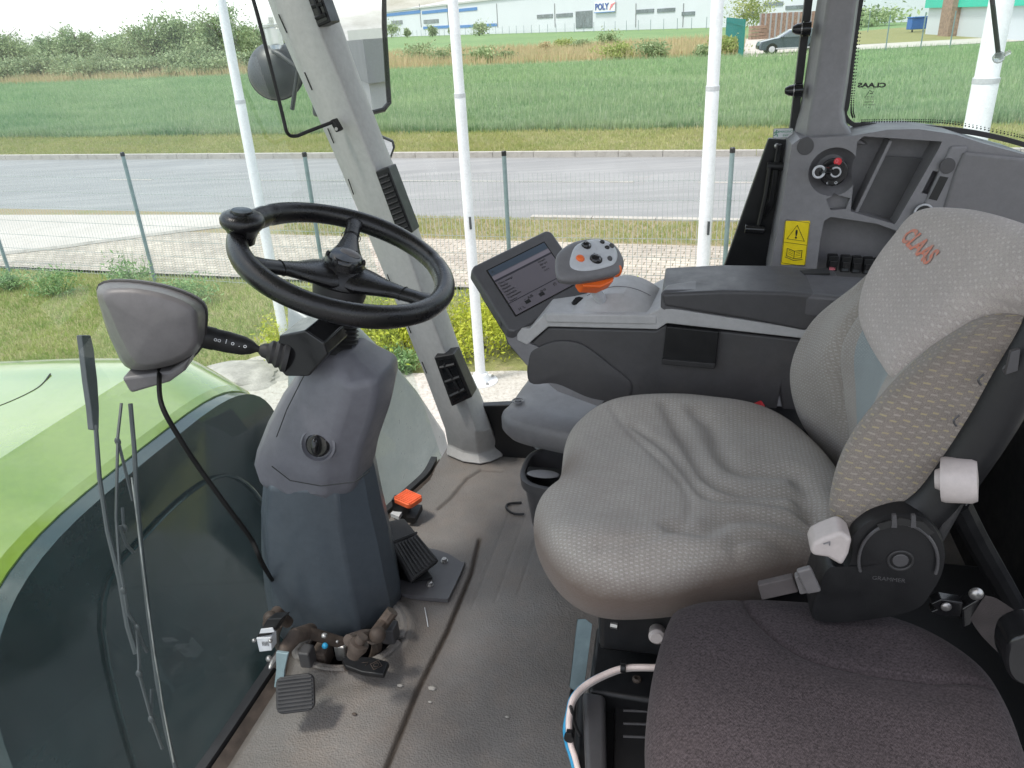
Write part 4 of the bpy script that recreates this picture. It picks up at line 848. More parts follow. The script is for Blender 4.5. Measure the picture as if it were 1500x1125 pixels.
# switches in the lower recess
for k, px in enumerate((1219, 1238, 1254, 1271, 1287)):
    f = Fr(pb(px, 384+k*1.5, PB+.035), CA, UP); f.n = -CB; f.y = UP
    s1 = plate(f, rrect(.0215, .036, .003), -.01, .012).build('rocker_switch', 'black_plastic', t, bevel=.002); plate(f, rrect(.016, .014, .002), .012, .0165).build('rocker', 'black_gloss', s1, bevel=.001)
    plate(Fr(f.p(0, -.010, .0125), CA, UP), rrect(.013, .010, .001), -.0005, -.001).build('icon', 'pink_text' if k == 0 else 'mirror_body', s1)
# stickers
def sticker(px, py, b, w_, h_, name, mat, par, lean=0):
    f = Fr(pb(px, py, b), CA+UP*lean, UP); f.n = -CB; f.x = (CA+UP*lean).normalized(); f.y = (UP-CA*lean).normalized()
    return f, plate(f, rrect(w_, h_, .003), 0, .0008).build(name, mat, par, label=None)
f, st = sticker(1165, 356, PB-.001, .052, .099, 'warning_sticker', 'yellow_sign', t, .0)
f.x = (pb(1188, 327, PB)-pb(1152, 322, PB)).normalized(); st.data  # keep
def tri(f, u, v, s, w): return [f.p(u, v+s*.6, w), f.p(u+s*.62, v-s*.5, w), f.p(u-s*.62, v-s*.5, w)]
mb = MB(); mb.tube(tri(f, 0, .022, .03, .0012), .0009, 5, True); textmb2 = textmb(f, '!', .026, 0, .019, .0012, .0002, bold=.0008); mb.add(textmb2.v, textmb2.f); mb.box(f.p(0, -.001, .0012), f.x*.025, f.y*.0004, f.n*.0003)
for k in (-1, 1):
    mb.tube([f.p(0, -.035, .0012), f.p(k*.016, -.031, .0012), f.p(k*.016, -.014, .0012), f.p(0, -.018, .0012)], .0009, 5, True)
    for q in range(3): mb.tube([f.p(k*.003, -.021-.004*q, .0012), f.p(k*.013, -.0175-.004*q, .0012)], .0004, 4)
mb.tube([f.p(-.019, -.034, .0012), f.p(0, -.039, .0012), f.p(.019, -.034, .0012)], .0008, 5)
mb.tube([f.p(u, v, .001) for u, v in rrect(.0505, .0975, .003)], .0005, 4, True)
mb.build('symbol', 'ink', st, smooth=False)
f, st = sticker(1147, 195, 1.872, .042, .021, 'exit_sticker', 'label_white', CABT)
mb = textmb(f, 'EMERGENCY', .0058, .006, .003, .001, .0002); m2 = textmb(f, 'EXIT', .0058, .006, -.005, .001, .0002); mb.add(m2.v, m2.f); mb.build('lettering', 'green_ink', st, smooth=False)
mb = MB(); q = lambda u, v: f.p(-.0148+u, v, .0012); mb.ell(q(.001, .0062), f.x*.0014, f.y*.0014, f.n*.0004, 10, 6)
for pl in ([(.0005, .004), (0, -.001)], [(0, -.001), (.003, -.003), (.003, -.007)], [(0, -.001), (-.002, -.004), (-.005, -.005)], [(0, .0035), (.004, .002), (.005, .004)], [(0, .0035), (-.003, .002), (-.004, -.0005)]): mb.tube([q(*p) for p in pl], .0009, 5)
mb.build('running_figure', 'green_ink', st)
mb = MB(); mb.tube([f.p(u, v, .001) for u, v in rrect(.041, .020, .002)], .0004, 4, True); mb.build('border', 'ink', st)

# ------------------------------------------------------------------ mirrors, lamp, rod, wipers (outside the glass)
M0 = pb(530, 60, 2.25); vdir = (M0-EYE).normalized(); want = (CA*1.0+CB*.33-UP*.0).normalized(); mn_ = (want-vdir).normalized()
fm = Fr(M0, Vector((mn_.y, -mn_.x, 0))*-1, UP)
if fm.n.dot(mn_) < 0: fm = Fr(M0, Vector((mn_.y, -mn_.x, 0)), UP)
fm.n = mn_; fm.y = mn_.cross(fm.x); fm.y = fm.y if fm.y.z > 0 else -fm.y
if fm.x.dot(CR) < 0: fm.x = -fm.x
mq = [fm.pk(x, y) for x, y in ((470, -70), (562, -70), (563, 40), (568, 120), (570, 150), (562, 160), (545, 164), (480, 168))]
cx_, cy_ = sum(p[0] for p in mq)/8, sum(p[1] for p in mq)/8
t = thing('door_mirror', fm.p(cx_, cy_-.15, 0), 'large rectangular exterior mirror showing a grey building', 'mirror')
plate(fm, [(cx_+(u-cx_)*1.06, cy_+(v-cy_)*1.045) for u, v in mq], -.06, -.004).build('housing', 'mirror_body', t, bevel=.012, seg=3)
plate(fm, mq, -.006, -.001).build('mirror_pane', 'mirror_glass', t, smooth=False)
mb = MB(); mb.tube([fm.p(cx_+(u-cx_)*1.015, cy_+(v-cy_)*1.01, 0) for u, v in mq], .007, 8, True); mb.build('rim', 'black_plastic', t)
mb = MB(); mb.tube([fm.p(cx_-.02, cy_+.2, -.06), fm.p(cx_-.1, cy_+.25, -.1), c(-1.0, 1.95, 1.35)], .014, 10); mb.build('arm', 'black_plastic', t)
P = [pb(x, y, 2.2) for x, y in ((556, 197), (577, 206), (579, 216), (573, 233), (560, 236), (548, 215))]; t = thing('small_mirror', P[3], 'small dark rimmed kerb mirror just below the large one', 'mirror')
mb = MB(); mb.prism(P, (CB*.02-CA*.01)); mb.build('housing', 'mirror_body', t, bevel=.004); ce = sum(P, Vector())/6; mb = MB(); mb.prism([ce+(p-ce)*.78-CB*.003 for p in P], CB*.001); mb.build('mirror_pane', 'lawn_leaf' if 0 else 'mirror_glass', t, smooth=False)
LC = pb(404, 104, 2.05); t = thing('work_lamp', LC-UP*.08, 'round grey work lamp hanging behind the pillar outside the glass', 'lamp')
mb = MB(); ax = (-CA*.2+CB*.8-UP*.25).normalized(); rL = .075; mb.lathe(LC-ax*rL*.7, ax, [(rL*math.sin(PI*k/16+.0001)*1.0, rL*(1-math.cos(PI*k/16))*.75) for k in range(0, 17)], 32); sh = mb.build('shell', 'mirror_body', t)
mb = MB(); x_ = ax.orthogonal().normalized(); y_ = ax.cross(x_); mb.tube([LC+ax*.002+(x_*math.cos(a)+y_*math.sin(a))*rL*1.0 for a in [2*PI*k/36 for k in range(36)]], .0022, 6, True); mb.build('rim', 'black_plastic', sh)
mb = MB(); mb.tube([pb(428, 160, 1.98), pb(437, 100, 1.96), pb(410, 80, 1.96), pb(400, 75, 1.97)], .006, 8); mb.build('bracket', 'mirror_body', t)
mb = MB(); q = pb(404, 72, 2.0); mb.lathe(q, UP, [(.012, 0), (.022, .01), (.025, .05), (.027, .052), (.027, .058), (.006, .06), (.006, .075)], 20); mb.build('socket', 'clear_plastic', t)
t = thing('blind_rod', pb(470, 185, 1.78), 'thin black bent rod bolted to the front pillar', 'rod')
mb = MB(); mb.tube(catmull([pb(340, -90, 1.70), pb(371, 0, 1.70), pb(392, 80, 1.70), pb(413, 165, 1.70)], 6, False)+catmull([pb(417, 182, 1.70), pb(420, 193, 1.70), pb(426, 199, 1.71), pb(436, 199, 1.72)], 5, False)+[pb(450, 193, 1.735), pb(487, 179, 1.79)], .0042, 10); mb.build('rod', 'black_plastic', t)
f = Fr(pb(491, 184, 1.79), pb(496, 195, 1.79)-pb(484, 174, 1.79), CB); f.n = -CB; f.y = f.n.cross(f.x); plate(f, rrect(.03, .012, .003), -.02, .003).build('mount', 'black_plastic', t, bevel=.001); disc(f, .008, 0, .004, .003, .005).build('screw', 'steel', t)
def WS(px, py, off=0):   # where a ray meets the windscreen, moved outwards
    d = ray(px, py); lo, hi = .3, 3.0
    for _ in range(40):
        m_ = (lo+hi)/2; q = cabq(EYE+d*m_)
        if q[0] > wsa(q[1], q[2])-.006: lo = m_
        else: hi = m_
    return EYE+d*lo-CA*off
t = thing('long_wiper', WS(165, 620, .03), 'left windscreen wiper arm with its tall grey spring cover', 'wiper')
mb = MB()
wl = [(150, 492, 8, .035), (154, 512, 9, .036), (159, 560, 9, .035), (163, 600, 7, .034), (165, 632, 5, .034)]
for k in (1,):
    rings = []
    for x, y, w_, o_ in wl:
        A1 = WS(x-w_*.6, y, o_); B1 = WS(x+w_*1.1, y, o_); rings.append([A1, B1, B1-CA*.012, A1-CA*.012])
    mb.loft(rings)
mb.build('arm_cover', 'wiper_grey', t, bevel=.002)
mb = MB(); mb.tube([WS(166, 625, .035), WS(168, 700, .03), WS(180, 780, .03), WS(198, 850, .03), WS(210, 920, .03), WS(222, 960, .03)], [.004]*3+[.005]*3, 8); mb.build('arm', 'wiper_grey', t)
t = thing('wiper_blade', WS(240, 1000, .02), 'long windscreen wiper blade with bright spine lying on the glass', 'wiper')
mb = MB(); mb.tube([WS(x, y, .014) for x, y in ((201, 592), (207, 660), (210, 720), (217, 800), (228, 900), (241, 1000), (254, 1070), (268, 1128))], .0042, 8); mb.build('rubber', 'wiper_grey', t)
mb = MB(); mb.tube([WS(x, y, .010) for x, y in ((200, 700), (206, 745), (213, 800), (223, 880), (234, 960), (247, 1040), (262, 1118))], .0013, 6); mb.build('spine', 'steel', t)
mb = MB()
for pl in ([(195, 592), (190, 640), (189, 700), (188, 760), (193, 830)], [(190, 645), (201, 690), (212, 735)], [(193, 772), (203, 800), (214, 812)], [(199, 775), (197, 745)], [(193, 830), (199, 860), (205, 900), (221, 925)], [(218, 925), (222, 970), (222, 990)], [(220, 925), (227, 945), (234, 958)], [(222, 990), (240, 1055), (256, 1100)], [(222, 990), (222, 975)], [(240, 1055), (240, 1012)]):
    mb.tube([WS(x, y, .024) for x, y in pl], .0028, 6)
for x, y in ((190, 648), (200, 775), (199, 868), (219, 922), (222, 990), (240, 1057)): mb.ell(WS(x, y, .024), CA*.006, CB*.004, UP*.008, 10, 6)
mb.build('bridge', 'wiper_grey', t)

# grey kiosk and hall that stand behind the tractor (seen in the mirror)
def RM(px, py, D):
    d = ray(px, py); P = EYE+d*((fm.o-EYE).dot(fm.n)/d.dot(fm.n)); r = (d-2*d.dot(fm.n)*fm.n).normalized(); return P+r*D
def fl(p, z=0): return Vector((p.x, p.y, z))
K1, K2, K0 = RM(534, 70, 8), RM(600, 70, 8.6), RM(503, 70, 11.5); zk = RM(534, 68, 8).z
t = thing('grey_kiosk', fl(K1), 'flat roofed grey kiosk reflected in the large mirror', 'building')
mb = MB(); mb.prism([fl(K1), fl(K2), fl(K2)+(K0-K1)*Vector((1, 1, 0)), fl(K0)], UP*zk); kw = mb.build('wall', 'hall_grey', t, smooth=False)
cK = (K1+K2)/2; mb = MB(); mb.prism([fl(p, zk-.42)+(fl(p)-fl(cK+(K0-K1)*.5)).normalized()*.12 for p in (K1, K2, K2+(K0-K1), K0)], UP*.5); mb.build('roof', 'hall_band', t, smooth=False)
J1, J2 = RM(510, 55, 70), RM(566, 55, 66); zj = RM(530, 43, 68).z
t = thing('office_block', fl(J1), 'pale distant office hall at the horizon of the mirror image', 'building')
jn = Vector((J1.y-J2.y, J2.x-J1.x, 0)).normalized(); jn = jn if jn.dot(J1-EYE) > 0 else -jn
mb = MB(); mb.prism([fl(J1), fl(J2), fl(J2)+jn*15, fl(J1)+jn*15], UP*zj); jw = mb.build('wall', 'factory_roof', t, smooth=False)
for k in range(8):
    a = J1.lerp(J2, (k+.2)/8); b = J1.lerp(J2, (k+.8)/8); mb = MB(); mb.prism([fl(a, zj*.55)-jn*.1, fl(b, zj*.55)-jn*.1, fl(b, zj*.72)-jn*.1, fl(a, zj*.72)-jn*.1], -jn*.05); mb.build('window', 'far_window', t, smooth=False)
for x, y, w, lb in ((548, 150, 1.6, 'yellow green shrub below the kiosk in the mirror'),):
    q = RM(x, y, 7.2); H_ = 1.15; tt = thing('shrub', fl(q), lb, 'shrub'); mb = MB()
    for k in range(4): mb.tube([fl(q), fl(q, H_*.7)+Vector((rnd.uniform(-.3, .3), rnd.uniform(-.3, .3), 0))], [.02, .01], 5)
    mb.build('stem', 'bark', tt); cr = MB(); leaves(cr, (q.x, q.y, H_*.5), (w*.5, w*.5, H_*.5), 3000, .025); cr.build('foliage', 'lawn_leaf', tt, smooth=False)

# ================================================================== STEERING COLUMN
B0 = 1.215
WC = c(-.609, 1.252, .776); WN = (CA*.413+CB*-.055+UP).normalized()
t = thing('steering_column', c(-.66, B0, .05), 'two tone blue grey steering column with ignition style knob and bellows', 'steering column')
t['label'] = 'blue grey steering column with round knob and rubber bellows under the wheel'
def colsec(rows, b=B0, n=26, p=3.2):
    rings = []
    for y, xl, xr, hb in rows:
        l = pb(xl, y, b); r = pb(xr, y, b); ce = (l+r)/2; hx_ = (r-l)/2
        rings.append([ce+hx_*math.copysign(abs(math.cos(a))**(2/p), math.cos(a))+CB*hb*math.copysign(abs(math.sin(a))**(2/p), math.sin(a)) for a in [2*PI*k/n for k in range(n)]])
    return rings
def facet2(rows):
    rings = []
    for y, xl, xr, hb in rows:
        l = pb(xl, y, B0); r = pb(xr, y, B0); ce = (l+r)/2; h = (r-l)/2
        rings.append([ce-h+CB*hb*.3, ce-h*.95-CB*hb*.35, ce-h*.6-CB*hb*.95, ce+h*.15-CB*hb*1.02, ce+h*.62-CB*hb*.8, ce+h*.95-CB*hb*.2, ce+h+CB*hb*.3, ce+h*.8+CB*hb, ce-h*.8+CB*hb])
    return rings
mb = MB(); mb.loft(facet2([(676, 402, 534, .072), (684, 394, 540, .084), (740, 389, 551, .09), (790, 389, 563, .094), (840, 393, 573, .096), (870, 397, 580, .096), (888, 401, 581, .095), (900, 409, 574, .088)])); mb.build('lower_cover', 'column_blue', t, bevel=.022, seg=5, ang=25)
# upper shroud: hard-edged housing, a few flat facets
def facet(rows):
    rings = []
    for y, xl, xm, xr, hb in rows:
        l = pb(xl, y, B0); r = pb(xr, y, B0); 
        ce = (l+r)/2; h = (r-l)/2
        rings.append([ce-h+CB*hb*.25, ce-h*.86-CB*hb*.72, ce-h*.3-CB*hb, ce+h*.45-CB*hb, ce+h*.9-CB*hb*.62, ce+h+CB*hb*.2, ce+h*.85+CB*hb, ce-h*.85+CB*hb])
    return rings
mb = MB(); mb.loft(facet([(505, 468, 0, 524, .045), (520, 452, 0, 540, .06), (542, 438, 0, 573, .075), (560, 424, 0, 574, .08), (600, 402, 0, 566, .085), (640, 386, 0, 552, .086), (660, 382, 0, 546, .086), (690, 392, 0, 540, .084), (706, 418, 0, 534, .07)])); up_ = mb.build('upper_cover', 'column_grey', t, bevel=.012, seg=4, ang=25)
mb = MB(); mb.tube([pb(x, y, B0-.095) for x, y in ((452, 538), (440, 560), (420, 600), (405, 640))], .001, 5); mb.build('seam', 'ink', up_)
mb = MB(); mb.tube([pb(x, y, B0-.097) for x, y in ((398, 683), (425, 704), (470, 712), (520, 706), (541, 690))], .0012, 5); mb.build('seam', 'ink', up_)
kc = pb(465, 652, B0-.088); kn_ = (-CB*.9+UP*.25+CA*.1).normalized(); fk = Fr(kc, CA, UP); fk.n = kn_; fk.x = (CA-kn_*CA.dot(kn_)).normalized(); fk.y = kn_.cross(fk.x)*-1; fk.y = fk.y if fk.y.z > 0 else -fk.y
mb = MB(); mb.lathe(kc-kn_*.012, kn_, [(.034, 0), (.034, .012), (.030, .014), (.028, .008), (.026, .006), (.0, .006)], 36); mb.build('knob_recess', 'column_grey', up_)
mb = MB(); mb.lathe(kc-kn_*.008, kn_, [(.023, 0), (.023, .008), (.019, .012), (.0, .012)], 30); kb = mb.build('rotary_knob', 'black_gloss', up_)
mb = MB(); mb.ell(fk.p(0, 0, .008), fk.x*.008, fk.y*.019, fk.n*.013, 20, 10); mb.build('grip', 'black_gloss', kb)
# bellows and hub
bt = pb(487, 506, B0); bd = (WC-WN*.035)-bt; LB = bd.length; prof = [(.05, -.01)]
for k in range(9):
    h = LB*.52*k/9; R_ = .0475-.006*k/9; prof += [(R_-.006, h), (R_, h+LB*.52/18), (R_-.006, h+LB*.52/9-.0005)]
prof += [(.036, LB*.56), (.042, LB*.6), (.048, LB*.75), (.05, LB*.92), (.04, LB*1.0)]
mb = MB(); mb.lathe(bt, bd, prof, 40); mb.build('bellows', 'black_rubber', t)
# stalk block
mb = MB(); P = [pb(x, y, B0-.10) for x, y in ((408, 492), (447, 484), (474, 502), (480, 520), (452, 552), (418, 552), (404, 535))]; mb.prism(P, CB*.09); blk = mb.build('switch_block', 'black_gloss', t, bevel=.004)
mb = MB(); q = pb(430, 496, B0-.07); mb.lathe(q, UP*1+CA*.1, [(.014, 0), (.014, .004), (.009, .008), (.0, .009)], 20); mb.build('button', 'black_gloss', blk)
sa = pb(417, 520, B0-.09); sb = pb(280, 489, B0-.15); sv = sb-sa; Ls = sv.length
mb = MB(); mb.lathe(sa-sv*.04, sv, [(.03, 0), (.030, .008), (.024, .012), (.026, .018), (.02, .024), (.021, .03), (.014, .036), (.012, .044), (.007, .05)], 28); mb.build('gaiter', 'black_rubber', blk)
stk = MB(); stk.lathe(sa, sv, [(.006, .02), (.006, Ls*.3), (.012, Ls*.36), (.0165, Ls*.45), (.0185, Ls*.62), (.0185, Ls*.75), (.0195, Ls*.76), (.0195, Ls*.98), (.018, Ls*1.0), (.0, Ls*1.0)], 28)
st_ = stk.build('indicator_stalk', 'black_plastic', t)
fs = Fr(sb, sv.cross(UP), UP); fs.n = sv.normalized(); fs.x = (UP.cross(fs.n)).normalized(); fs.y = fs.n.cross(fs.x)
ringm(fs, 0, 0, .0135, .0016, .001).build('end_ring', 'steel', st_); disc(fs, 0, 0, .011, -.001, .001, n=20).build('horn_button', 'pod_grey', st_)
side = (EYE-(sa+sv*.6)); side = (side-sv.normalized()*side.dot(sv.normalized())).normalized()
for k, (s_, pos) in enumerate((('oo', .72), ('I', .63), ('o', .56), ('.', .49), ('o', .43))):
    ft = Fr(sa+sv*pos+side*(.0187 if pos > .5 else .0168), -sv, UP); ft.n = side; ft.x = -sv.normalized(); ft.y = side.cross(ft.x)
    textmb(ft, s_, .011, 0, 0, .0002, .0002).build('icon', 'label_white', st_, smooth=False)

# steering wheel
t = thing('steering_wheel', WC, 'black leather steering wheel with three spokes and a spinner knob', 'steering wheel')
wx = (CA-WN*CA.dot(WN)).normalized(); wy = WN.cross(wx); RW = .1855
def wp(a, r, h=0): return WC+(wx*math.cos(a)+wy*math.sin(a))*r+WN*h
def wang(px, py):
    q = hit(px, py, WC, WN)-WC; return math.atan2(q.dot(wy), q.dot(wx))
rim = MB(); K = 120
for i in range(1):
    rings = []
    for k in range(K):
        a = 2*PI*k/K; ra = .0185+.0006*math.sin(5*a); er = (wx*math.cos(a)+wy*math.sin(a)); seam = min(abs((a-s+PI) % (2*PI)-PI) for s in [wang(490, 440), wang(625, 385), wang(398, 320)])
        if seam < .012: ra *= .93
        rings.append([WC+er*(RW+ra*math.cos(b))+WN*ra*1.08*math.sin(b)+er*0 for b in [2*PI*j/18 for j in range(18)]])
    vs = [p for r_ in rings for p in r_]; fs_ = [(i_*18+j, i_*18+(j+1) % 18, ((i_+1) % K)*18+(j+1) % 18, ((i_+1) % K)*18+j) for i_ in range(K) for j in range(18)]
    rim.add(vs, fs_)
rim.build('rim', 'wheel_leather', t)
for (px, py), w0 in (((516, 340), .026), ((372, 388), .030), ((618, 437), .030)):
    a = wang(px, py); tg = wx*-math.sin(a)+wy*math.cos(a); rings = []
    for f_, w_, th, h in ((.02, .045, .020, -.028), (.25, .042, .018, -.024), (.45, .027, .0135, -.017), (.62, .018, .0115, -.010), (.8, .017, .0115, -.004), (.93, .024, .0125, 0), (1.0, .036, .011, .0)):
        ce = wp(a, RW*f_, h); w2 = w_*(1.0 if px != 516 else .85)
        rings.append([ce+tg*w2*math.cos(b)+WN*th*math.sin(b) for b in [2*PI*j/16 for j in range(16)]])
    mb = MB(); mb.loft(rings); sp = mb.build('spoke', 'wheel_leather', t)
    rr2 = []; 
    mb = MB(); ce = wp(a, RW*.66, -.0085); mb.tube([ce+tg*.0182*math.cos(b)+WN*.0122*math.sin(b) for b in [2*PI*j/24 for j in range(24)]], .0008, 5, True); mb.build('stitching', 'ink', sp)
mb = MB(); mb.lathe(WC-WN*.045, WN, [(.05, 0), (.056, .012), (.05, .026), (.036, .038), (.034, .05)], 36); mb.build('hub', 'wheel_leather', t)
mb = MB(); mb.lathe(WC-WN*.012, WN, [(.033, 0), (.033, .012), (.031, .02), (.027, .024), (.0, .027)], 36); cp_ = mb.build('centre_cap', 'black_gloss', t)
for k in range(6):
    a = k*PI/3+.3; mb = MB(); mb.ell(wp(a, .0325, .003), (wx*math.cos(a)+wy*math.sin(a))*.004, (wy*math.cos(a)-wx*math.sin(a))*.006, WN*.008, 10, 8); mb.build('grip', 'black_plastic', cp_)
mb = MB(); mb.ell(wp(1.2, .009, .013), wx*.02, wy*.013, WN*.005, 20, 8); mb.build('badge', 'pod_grey', cp_)
ka = wang(374, 352); kp = wp(ka, RW-.008, .0); ku = (WN*.85+UP*.3-CA*.1).normalized()
mb = MB(); mb.lathe(kp-ku*.01, ku, [(.02, 0), (.022, .01), (.028, .024), (.034, .03), (.0372, .036), (.0375, .043), (.034, .050), (.027, .054), (.020, .055), (.017, .052), (.0, .051)], 36); kn = mb.build('spinner_knob', 'wheel_leather', t)
mb = MB(); mb.lathe(kp+ku*.0455, ku, [(.0175, 0), (.017, .0035), (.0, .0045)], 30); mb.build('knob_cap', 'black_gloss', kn)

# display pod and its cable
t = thing('camera_pod', pd(225, 485, 1.27), 'dark grey triangular pod mounted before the windscreen with a cable', 'pod')
Df = 1.22; fpod = Fr(pd(220, 480, Df), CR*.97+CB*.1, UP); fpod.n = -(fpod.n) if fpod.n.dot(EYE-fpod.o) < 0 else fpod.n
front = [fpod.pk(x, y) for x, y in ((152, 427), (190, 421), (245, 431), (284, 450), (290, 478), (288, 505), (262, 524), (205, 535), (180, 500), (160, 455))]
bpk = lambda x, y: fpod.q(hit(x, y, fpod.p(0, 0, -.06), fpod.n))[:2]
back = [bpk(x, y) for x, y in ((146, 418), (190, 413), (252, 424), (296, 446), (301, 478), (294, 508), (264, 532), (194, 540), (168, 505), (150, 455))]
Fc = catmull([Vector((u, v, 0)) for u, v in front], 4); Bc = catmull([Vector((u, v, 0)) for u, v in back], 4); cu_, cv_ = np.mean([[q.x, q.y] for q in Fc], 0)
rings = [[fpod.p(q.x, q.y, -.075) for q in Bc], [fpod.p(q.x, q.y, -.055) for q in Bc], [fpod.p(q.x*.4+p.x*.6, q.y*.4+p.y*.6, -.012) for p, q in zip(Fc, Bc)]]
for s_, h in ((1, .002), (.95, .008), (.88, .011), (.5, .016), (.02, .018)): rings.append([fpod.p(cu_+(q.x-cu_)*s_, cv_+(q.y-cv_)*s_, h) for q in Fc])
mb = MB(); mb.loft(rings); mb.build('housing', 'pod_grey', t, ang=40)
mb = MB(); P = [hit(x, y, fpod.p(0, 0, -.065), fpod.n) for x, y in ((194, 534), (262, 525), (292, 505), (284, 525), (262, 541), (207, 557))]; mb.prism(P, fpod.n*.055); mb.build('lower_lip', 'pod_grey', t, bevel=.006, seg=3)
mb = MB(); Bq = [fpod.p(q.x, q.y, -.062) for q in Bc]; mb.tube(Bq, .0032, 6, True); mb.build('gasket', 'black_rubber', t)
mb = MB(); cab_ = catmull([fpod.p(*fpod.pk(225, 552), -.03), pd(236, 590, 1.2), pd(262, 640, 1.2), pd(295, 690, 1.22), pd(335, 745, 1.24), pd(368, 790, 1.27), pd(384, 825, 1.3), pb(400, 852, B0-.06)], 10, False); mb.tube(cab_, .004, 10)
tag(mb.build('cable', 'cable_black'), 'thin black cable sagging from the pod to the steering column', 'cable')

# ------------------------------------------------------------------ pedals, linkages
def pad_on(t, frm, w_, h_, th, mat, nrib, name='pad', r=.012, axis='v'):
    pd_ = plate(frm, rrect(w_, h_, r), -th, 0).build(name, mat, t, bevel=.003, seg=3)
    mb = MB()
    for k in range(nrib):
        f_ = (k+.5)/nrib-.5
        if axis == 'v': mb.box(frm.p(0, f_*h_*.9, .001), frm.x*w_*.45, frm.y*h_*.28/nrib, frm.n*.0018)
        else: mb.box(frm.p(f_*w_*.9, 0, .001), frm.x*w_*.28/nrib, frm.y*h_*.45, frm.n*.0018)
    mb.build('rib', mat, pd_, bevel=.0008, seg=1); return pd_
t = thing('clutch_pedal', pz(432, 1020, .02), 'black ribbed pedal pad on a short steel arm nearest the windscreen', 'pedal')
o_ = pz(432, 1016, .085); fx = pz(465, 1010, .085)-pz(400, 1018, .085); fy = pz(437, 990, .11)-pz(428, 1040, .07); fc = Fr(o_, fx, fy); fc.n = fc.n if fc.n.dot(EYE-o_) > 0 else -fc.n
pad_on(t, fc, .068, .064, .012, 'black_rubber', 9, 'pad', .014)
mb = MB(); A1 = pz(414, 955, .15); Bm = pz(409, 1006, .085); mb.loft([[A1+CA*s1*.012+CB*s2*.003 for s1, s2 in ((-1, -1), (1, -1), (1, 1), (-1, 1))], [(A1+Bm)/2+CA*s1*.008+CB*s2*.003 for s1, s2 in ((-1, -1), (1, -1), (1, 1), (-1, 1))], [Bm+CA*s1*.009+CB*s2*.003 for s1, s2 in ((-1, -1), (1, -1), (1, 1), (-1, 1))]]); mb.build('arm', 'galvanised', t, bevel=.001)
t = thing('pedal_shaft', pb(420, 940, 0.990), 'rusty cross shaft with a sensor block under the column', 'shaft')
mb = MB(); mb.tube([pb(402, 975, 0.940), pb(418, 950, 0.960), pb(432, 932, 0.990), pb(455, 924, 1.050)], [.010, .013, .015, .015], 14); mb.tube([pb(450, 926, 1.030), pb(512, 945, 1.080)], .012, 12); mb.build('shaft', 'rusty_steel', t)
mb = MB(); mb.tube([pb(393, 915, 1.020), pb(405, 898, 1.060), pb(422, 912, 1.080)], [.012, .014, .012], 12); mb.ell(pb(396, 905, 1.040), CA*.014, CB*.014, UP*.014); mb.build('elbow', 'rusty_steel', t)
mb = MB(); mb.ell(pb(402, 968, 0.930), CA*.006, CB*.02, UP*.006); mb.ell(pb(394, 965, 0.930), CA*.006, CB*.006, UP*.006); mb.build('pin', 'steel', t)
fx = Fr(pb(390, 935, 0.950), CA+CB*.1, UP); fx.n = -CB; fx.y = UP; q0 = [fx.q(pb(x, y, 0.950))[:2] for x, y in ((374, 931), (398, 929), (410, 908), (388, 908))]
mb = MB(); P = [pb(x, y, 0.950) for x, y in ((375, 934), (397, 930), (413, 906), (391, 907))]; mb.prism(P, CB*.03-UP*.01); sn = mb.build('sensor_block', 'black_plastic', t, bevel=.002)
mb = MB(); P = [pb(x, y, 0.948) for x, y in ((375, 935), (397, 934), (398, 953), (380, 955))]; mb.prism(P, CB*.02); mb.build('sensor_foot', 'label_white', sn, bevel=.001)
mb = MB(); P = [pb(x, y, 0.947) for x, y in ((382, 922), (399, 920), (402, 926), (380, 928))]; mb.prism(P, CB*.002); mb.build('label', 'label_white', sn)
mb = MB()
for k in range(5): mb.tube([pb(384+k*2, 940, 0.947), pb(385+k*2, 946, 0.947)], .0005, 4)
mb.build('barcode', 'ink', sn)
for x, y in ((372, 938), (396, 939)): mb = MB(); mb.ell(pb(x, y, 0.945), CA*.004, CB*.004, UP*.004, 10, 6); mb.build('screw', 'steel', sn)
mb = MB(); mb.tube(catmull([pb(410, 915, 1.080), pb(405, 935, 1.100), pb(415, 960, 1.130), pb(440, 958, 1.150)], 5, False), .007, 8); mb.build('hose', 'rusty_steel', t); mb = MB(); mb.tube(catmull([pb(545, 935, 1.040), pb(560, 915, 1.100), pb(575, 895, 1.120)], 5, False), .013, 10); mb.build('hose', 'rusty_steel', t); mb = MB(); mb.tube(catmull([pb(510, 938, 0.970), pb(540, 930, 1.030), pb(552, 945, 1.080), pb(545, 970, 1.100)], 6, False), .011, 10); mb.build('hose', 'rusty_steel', t)
mb = MB(); mb.lathe(pb(520, 955, 0.950), CA*.3+UP*.6+CB*.2, [(.012, -.01), (.014, .0), (.018, .01), (.018, .02), (.01, .022), (.01, .035)], 14); mb.build('coupling', 'rusty_steel', t); mb = MB(); mb.ell(pb(553, 930, 1.02), CA*.016, CB*.016, UP*.016); mb.build('coupling', 'rusty_steel', t)
mb = MB(); mb.ell(pb(476, 946, 1.010), CA*.006, CB*.006, UP*.006); mb.build('blue_cap', 'blue_cable', t); mb = MB(); mb.ell(pb(475, 931, 1.010), CA*.006, CB*.006, UP*.005); mb.ell(pb(494, 940, 1.020), CA*.003, CB*.003, UP*.003); mb.build('screw', 'steel', t)
for x, y, b, sx_, mt in ((470, 948, 1.06, .016, 'rusty_steel'), (500, 940, 1.07, .012, 'steel'), (570, 915, 1.12, .014, 'dark_trim'), (448, 950, 1.03, .012, 'dark_trim')):
    q = pb(x, y, b)-UP*.02; mb = MB(); mb.box(q, CA*sx_, CB*sx_*1.2, UP*.02); mb.build('valve_block', mt, t, bevel=.004)
t = thing('small_pedal', pz(535, 975, .01), 'small flat black pedal at the edge of the floor opening', 'pedal')
